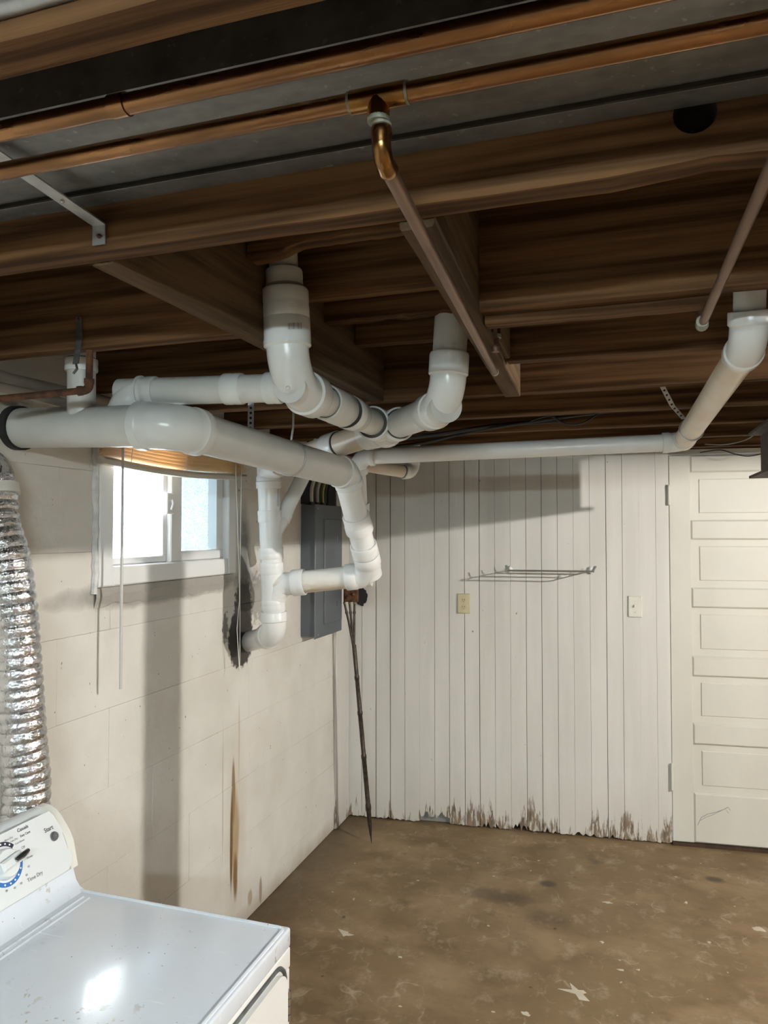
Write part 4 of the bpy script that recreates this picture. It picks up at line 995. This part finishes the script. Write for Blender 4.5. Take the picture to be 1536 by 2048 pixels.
# rolled rim round the top
rim = fillet([V((-1.11, DY1 - .010, DZ - .001)), V((DXF - .010, DY1 - .010, DZ - .001)), V((DXF - .010, DY0 + .01, DZ - .001)), V((-1.11, DY0 + .01, DZ - .001))], .012, 6)
obj('top_rim', MB().tube(rim, .0045, 8), 'enamel', dy)
for x_ in (-1.075, -1.060): obj('top_crease', MB().tube([V((x_, DY0 + .03, DZ - .002)), V((x_, DY1 - .03, DZ - .002))], .0042, 8), 'enamel', dy)
# riser from the top to the console
def prof_extrude(name, prof, y0, y1, m, ang=50, shrink=None):
    return obj(name, MB().prism([V((x_, y0, z_)) for x_, z_ in prof], (0, y1 - y0, 0)), m, dy, angle=ang)
prof_extrude('riser', [(-1.09, DZ - .001), (-1.105, DZ + .006), (-1.115, DZ + .018), (-1.121, DZ + .034), (-1.123, DZ + .043), (-1.26, DZ + .043), (-1.29, DZ - .001)], DY0 + .004, DY1 - .004, 'enamel')
cp_ = [onY(x_, y_, DY1) for x_, y_ in ((156, 1724), (151, 1700), (147, 1678), (140, 1660), (130, 1643), (122, 1629), (113, 1618), (100, 1609), (86, 1606))]
CP = [(p.x, p.z) for p in cp_] + [(-1.262, 1.060), (-1.268, DZ + .047)]
CP[0] = (CP[0][0], DZ + .047)
co = prof_extrude('console_end_cap', CP, DY1 - .02, DY1, 'console_edge', 45)
CPi = [(x_ - .003, z_ - .001 if i > 0 else z_) for i, (x_, z_) in enumerate(CP)]
con = prof_extrude('console', CPi, DY0, DY1 - .0202, 'console', 45)
prof_extrude('seam_gasket', [(-1.125, DZ + .0432), (-1.125, DZ + .0468), (-1.26, DZ + .0468), (-1.26, DZ + .0432)], DY0 + .006, DY1 - .006, 'ink')
# control face: a sloping plate standing on the console front
fb = V((CP[0][0] + .002, 0, CP[0][1] + .006)); ft = V((CP[5][0] + .004, 0, CP[5][1] + .002))
vv = (ft - fb).normalized(); uu = V((0, 1, 0)); nn = uu.cross(vv)
if nn.x < 0: nn = -nn
fb = fb + nn * .004
def onface(px, py): return onP(px, py, fb, nn)
fe = onface(143, 1700).y
H_ = (ft - fb).length * 1.17
fy0 = DY0 + .015; fp_ = []
rc = .028
def fpt(y, h): return V((fb.x, 0, fb.z)) + uu * y + vv * h
out = [fpt(fy0, 0), fpt(fe - rc, 0)] + [fpt(fe - rc + rc * math.sin(a_ * math.pi / 12), rc - rc * math.cos(a_ * math.pi / 12)) for a_ in range(1, 6)] + [fpt(fe, rc), fpt(fe - .006, H_ * .62), fpt(fe - .016, H_ * .9), fpt(fe - .024, H_), fpt(fy0, H_)]
face = obj('control_face', MB().prism([p - nn * .014 for p in out], nn * .014), 'console', dy, smooth=False)
def text(body, px, py, size, m, parent=face, rot=0, al='CENTER'):
    cu = bpy.data.curves.new('t', 'FONT'); cu.body = body; cu.size = size; cu.align_x = al; cu.align_y = 'CENTER'; cu.offset = size * .018
    to = bpy.data.objects.new('t', cu); C.objects.link(to); bpy.context.view_layer.update()
    me = bpy.data.meshes.new_from_object(to.evaluated_get(bpy.context.evaluated_depsgraph_get())); bpy.data.objects.remove(to)
    p = onface(px, py) + nn * .0006; mb = MB(); c_, s_ = math.cos(rot), math.sin(rot)
    mb.v = [p + uu * (q.co.x * c_ - q.co.y * s_) + vv * (q.co.x * s_ + q.co.y * c_) for q in me.vertices]; mb.f = [tuple(f.vertices) for f in me.polygons]
    bpy.data.meshes.remove(me); return obj('lettering', mb, m, parent, smooth=False)
text('Start', 97, 1658, .0125, 'ink'); text('Casuals', 45, 1657, .0092, 'ink'); text('Easy Care', 50, 1668, .0064, 'ink')
text('Time Dry', 70, 1753, .0100, 'ink_soft')
text('More Dry', 17, 1678, .0050, 'ink_soft'); text('Less Dry', 28, 1680, .0050, 'ink_soft'); text('Cool Down', 39, 1684, .0050, 'ink_soft'); text('Off', 46, 1695, .0065, 'ink_soft')
for tx, a_, b_ in (('70 min', 59, 1714), ('60', 57, 1733), ('60', 53, 1750), ('50', 42, 1767), ('40', 29, 1776), ('30', 13, 1782)): text(tx, a_, b_, .0055, 'ink_soft')
# dial: printed ring, white knob, chrome pointer
dc_ = onface(9, 1729); R_ = .0415
def ringarc(r0, r1, a0, a1, m, name, lift, parent, c=dc_):
    mb = MB(); n = 40
    for i in range(n + 1):
        a_ = math.radians(a0 + (a1 - a0) * i / n); dv_ = uu * math.cos(a_) + vv * math.sin(a_)
        mb.v += [c + dv_ * r0 + nn * lift, c + dv_ * r1 + nn * lift]
    mb.f = [(2 * i, 2 * i + 1, 2 * i + 3, 2 * i + 2) for i in range(n)]
    return obj(name, mb, m, parent, smooth=False)
ringarc(R_ * .80, R_, -200, 14, 'blue', 'dial_scale', .0005, face); ringarc(R_ * .80, R_, 38, 160, 'navy', 'dial_scale', .0005, face)
for a_ in (6, -14, -34, -54, -72, -90, -110, 52, 68, 84, 104):
    dv_ = uu * math.cos(math.radians(a_)) + vv * math.sin(math.radians(a_)); c_ = dc_ + dv_ * R_ * .9
    obj('dial_dot', MB().tube([c_ + nn * .0004, c_ + nn * .0010], .0018, 10), 'white_ink', face)
kn = obj('dial_knob', MB().sweep([(dc_ + nn * .0006, nn, R_ * .70), (dc_ + nn * .010, nn, R_ * .66), (dc_ + nn * .013, nn, R_ * .60), (dc_ + nn * .013, nn, R_ * .001)], 36, False), 'console', dy)
pd_ = (onface(40, 1708) - onface(14, 1727)).normalized(); pq = nn.cross(pd_)
obj('knob_grip', MB().cbox(dc_ + nn * .018, pd_ * (R_ * .62), pq * .010, nn * .007, .004), 'console', kn, smooth=False)
ptr = [dc_ + pd_ * (R_ * .10) + nn * .028, dc_ + pd_ * (R_ * .5) + nn * .029, dc_ + pd_ * (R_ * .92) + nn * .024]
obj('pointer', MB().tube(ptr, [.0035, .0052, .0042], 12), 'gloss_black', kn)
obj('pointer_trim', MB().tube([p - vv * .0035 - nn * .002 for p in ptr], [.0028, .004, .003], 10), 'chrome', kn)
sp = onface(107, 1673)
sb_ = obj('start_button', MB().sweep([(sp + nn * .0004, nn, .0092), (sp + nn * .004, nn, .0092), (sp + nn * .004, nn, .0078), (sp + nn * .007, nn, .0072), (sp + nn * .007, nn, .0005)], 24, False), 'grey_button', dy)
obj('button_bezel', MB().sweep([(sp + nn * .0003, nn, .0100), (sp + nn * .0022, nn, .0097), (sp + nn * .0022, nn, .0088)], 24, False), 'chrome', sb_)
# door with rounded corner and hinge
def rrect(x, y0, y1, z0, z1, r, n=7):
    o = []
    for (cy, cz, a0) in ((y1 - r, z1 - r, 0), (y0 + r, z1 - r, 90), (y0 + r, z0 + r, 180), (y1 - r, z0 + r, 270)):
        for k in range(n + 1): a_ = math.radians(a0 + 90 * k / n); o.append(V((x, cy + r * math.cos(a_), cz + r * math.sin(a_))))
    return o
e = onX(565, 1990, DXF); tz = onX(548, 1957, DXF).z
obj('door_recess', MB().prism(rrect(DXF - .004, DY0 + .10, e.y + .012, .24, tz + .008, .042), (.0022, 0, 0)), 'enamel_side', dy, smooth=False)
rg = rrect(DXF - .0005, DY0 + .10, e.y + .012, .24, tz + .008, .042)
dd_ = obj('door', MB().prism(rrect(DXF - .002, DY0 + .105, e.y + .003, .245, tz, .038), (.012, 0, 0)), 'enamel_side', dy, smooth=True, angle=30)
obj('door_gasket', MB().tube(rg + [rg[0]], .0045, 8), 'strap_dark', dy)
hz = onX(570, 2015, DXF + .005)
for k in (0, .37):
    hg = obj('hinge', MB().tube([V((DXF + .006, e.y + .012, hz.z - .03 - k)), V((DXF + .006, e.y + .012, hz.z + .025 - k))], .0055, 12), 'chrome', dy)
    for q in (-.018, -.002, .012): ring(hg, V((DXF + .006, e.y + .012, hz.z + q - k)), (0, 0, 1), .0060, 'ink', .0015, 'knuckle_gap')
for (x_, y_) in ((DXB + .06, DY0 + .06), (DXF - .06, DY0 + .06), (DXB + .06, DY1 - .06), (DXF - .06, DY1 - .06)): obj('foot', MB().tube([V((x_, y_, 0)), V((x_, y_, .022))], .02, 12), 'rubber', dy)

# ================================================================== VENT HOSE
hpnts = [(U(-14, 985, 1.87), .060), (U(-8, 1050, 1.86), .060), (U(12, 1120, 1.85), .060), (U(26, 1220, 1.84), .060), (U(36, 1350, 1.84), .060), (U(45, 1480, 1.84), .060), (U(52, 1600, 1.84), .060), (V((-1.43, 1.44, .80)), .060), (V((-1.435, 1.36, .55)), .060), (V((-1.43, 1.20, .30)), .058), (V((-1.40, 1.02, .16)), .055), (V((-1.335, .95, .13)), .05)]
P = [hpnts[0][0]] + [p for p, _ in hpnts] + [hpnts[-1][0]]; path = []
for i in range(1, len(P) - 2):
    n = 60 if i < 8 else 16
    for k in range(n):
        t = k / n; a, b, c, d = P[i - 1], P[i], P[i + 1], P[i + 2]
        path.append(.5 * ((2 * b) + (c - a) * t + (2 * a - 5 * b + 4 * c - d) * t * t + (3 * b - a - 3 * c + d) * t ** 3))
hs_ = thing('dryer_vent_hose', 'crinkled silver foil vent hose rising behind the dryer', 'hose', V((-1.43, 1.40, .13)))
acc = 0; rad = []; prev = path[0]
for p in path:
    acc += (p - prev).length; prev = p
    ph = (acc / .0265) % 1.0; rad.append(.0515 + .0068 * abs(math.sin(math.pi * ph)) ** .38 + random.uniform(-.0004, .0004))
mb = MB().tube(path, rad, 36)
for p in range(len(mb.v)): mb.v[p] = mb.v[p] + V((random.uniform(-.0006, .0006), random.uniform(-.0006, .0006), random.uniform(-.0004, .0004)))
obj('foil_tube', mb, 'foil', hs_, angle=80)
wp = V((XW, P[1].y, P[1].z + .07))
obj('foil_bend', MB().tube(fillet([P[1] + V((0, 0, -.01)), P[1] + V((.0, 0, .07)), wp], .045, 8), .052, 24), 'foil', hs_)
tcl = (P[1] - P[3]).normalized()
obj('clamp_collar', MB().tube([P[1] - tcl * .012, P[1] + tcl * .014], .0635, 28), 'cord', hs_)
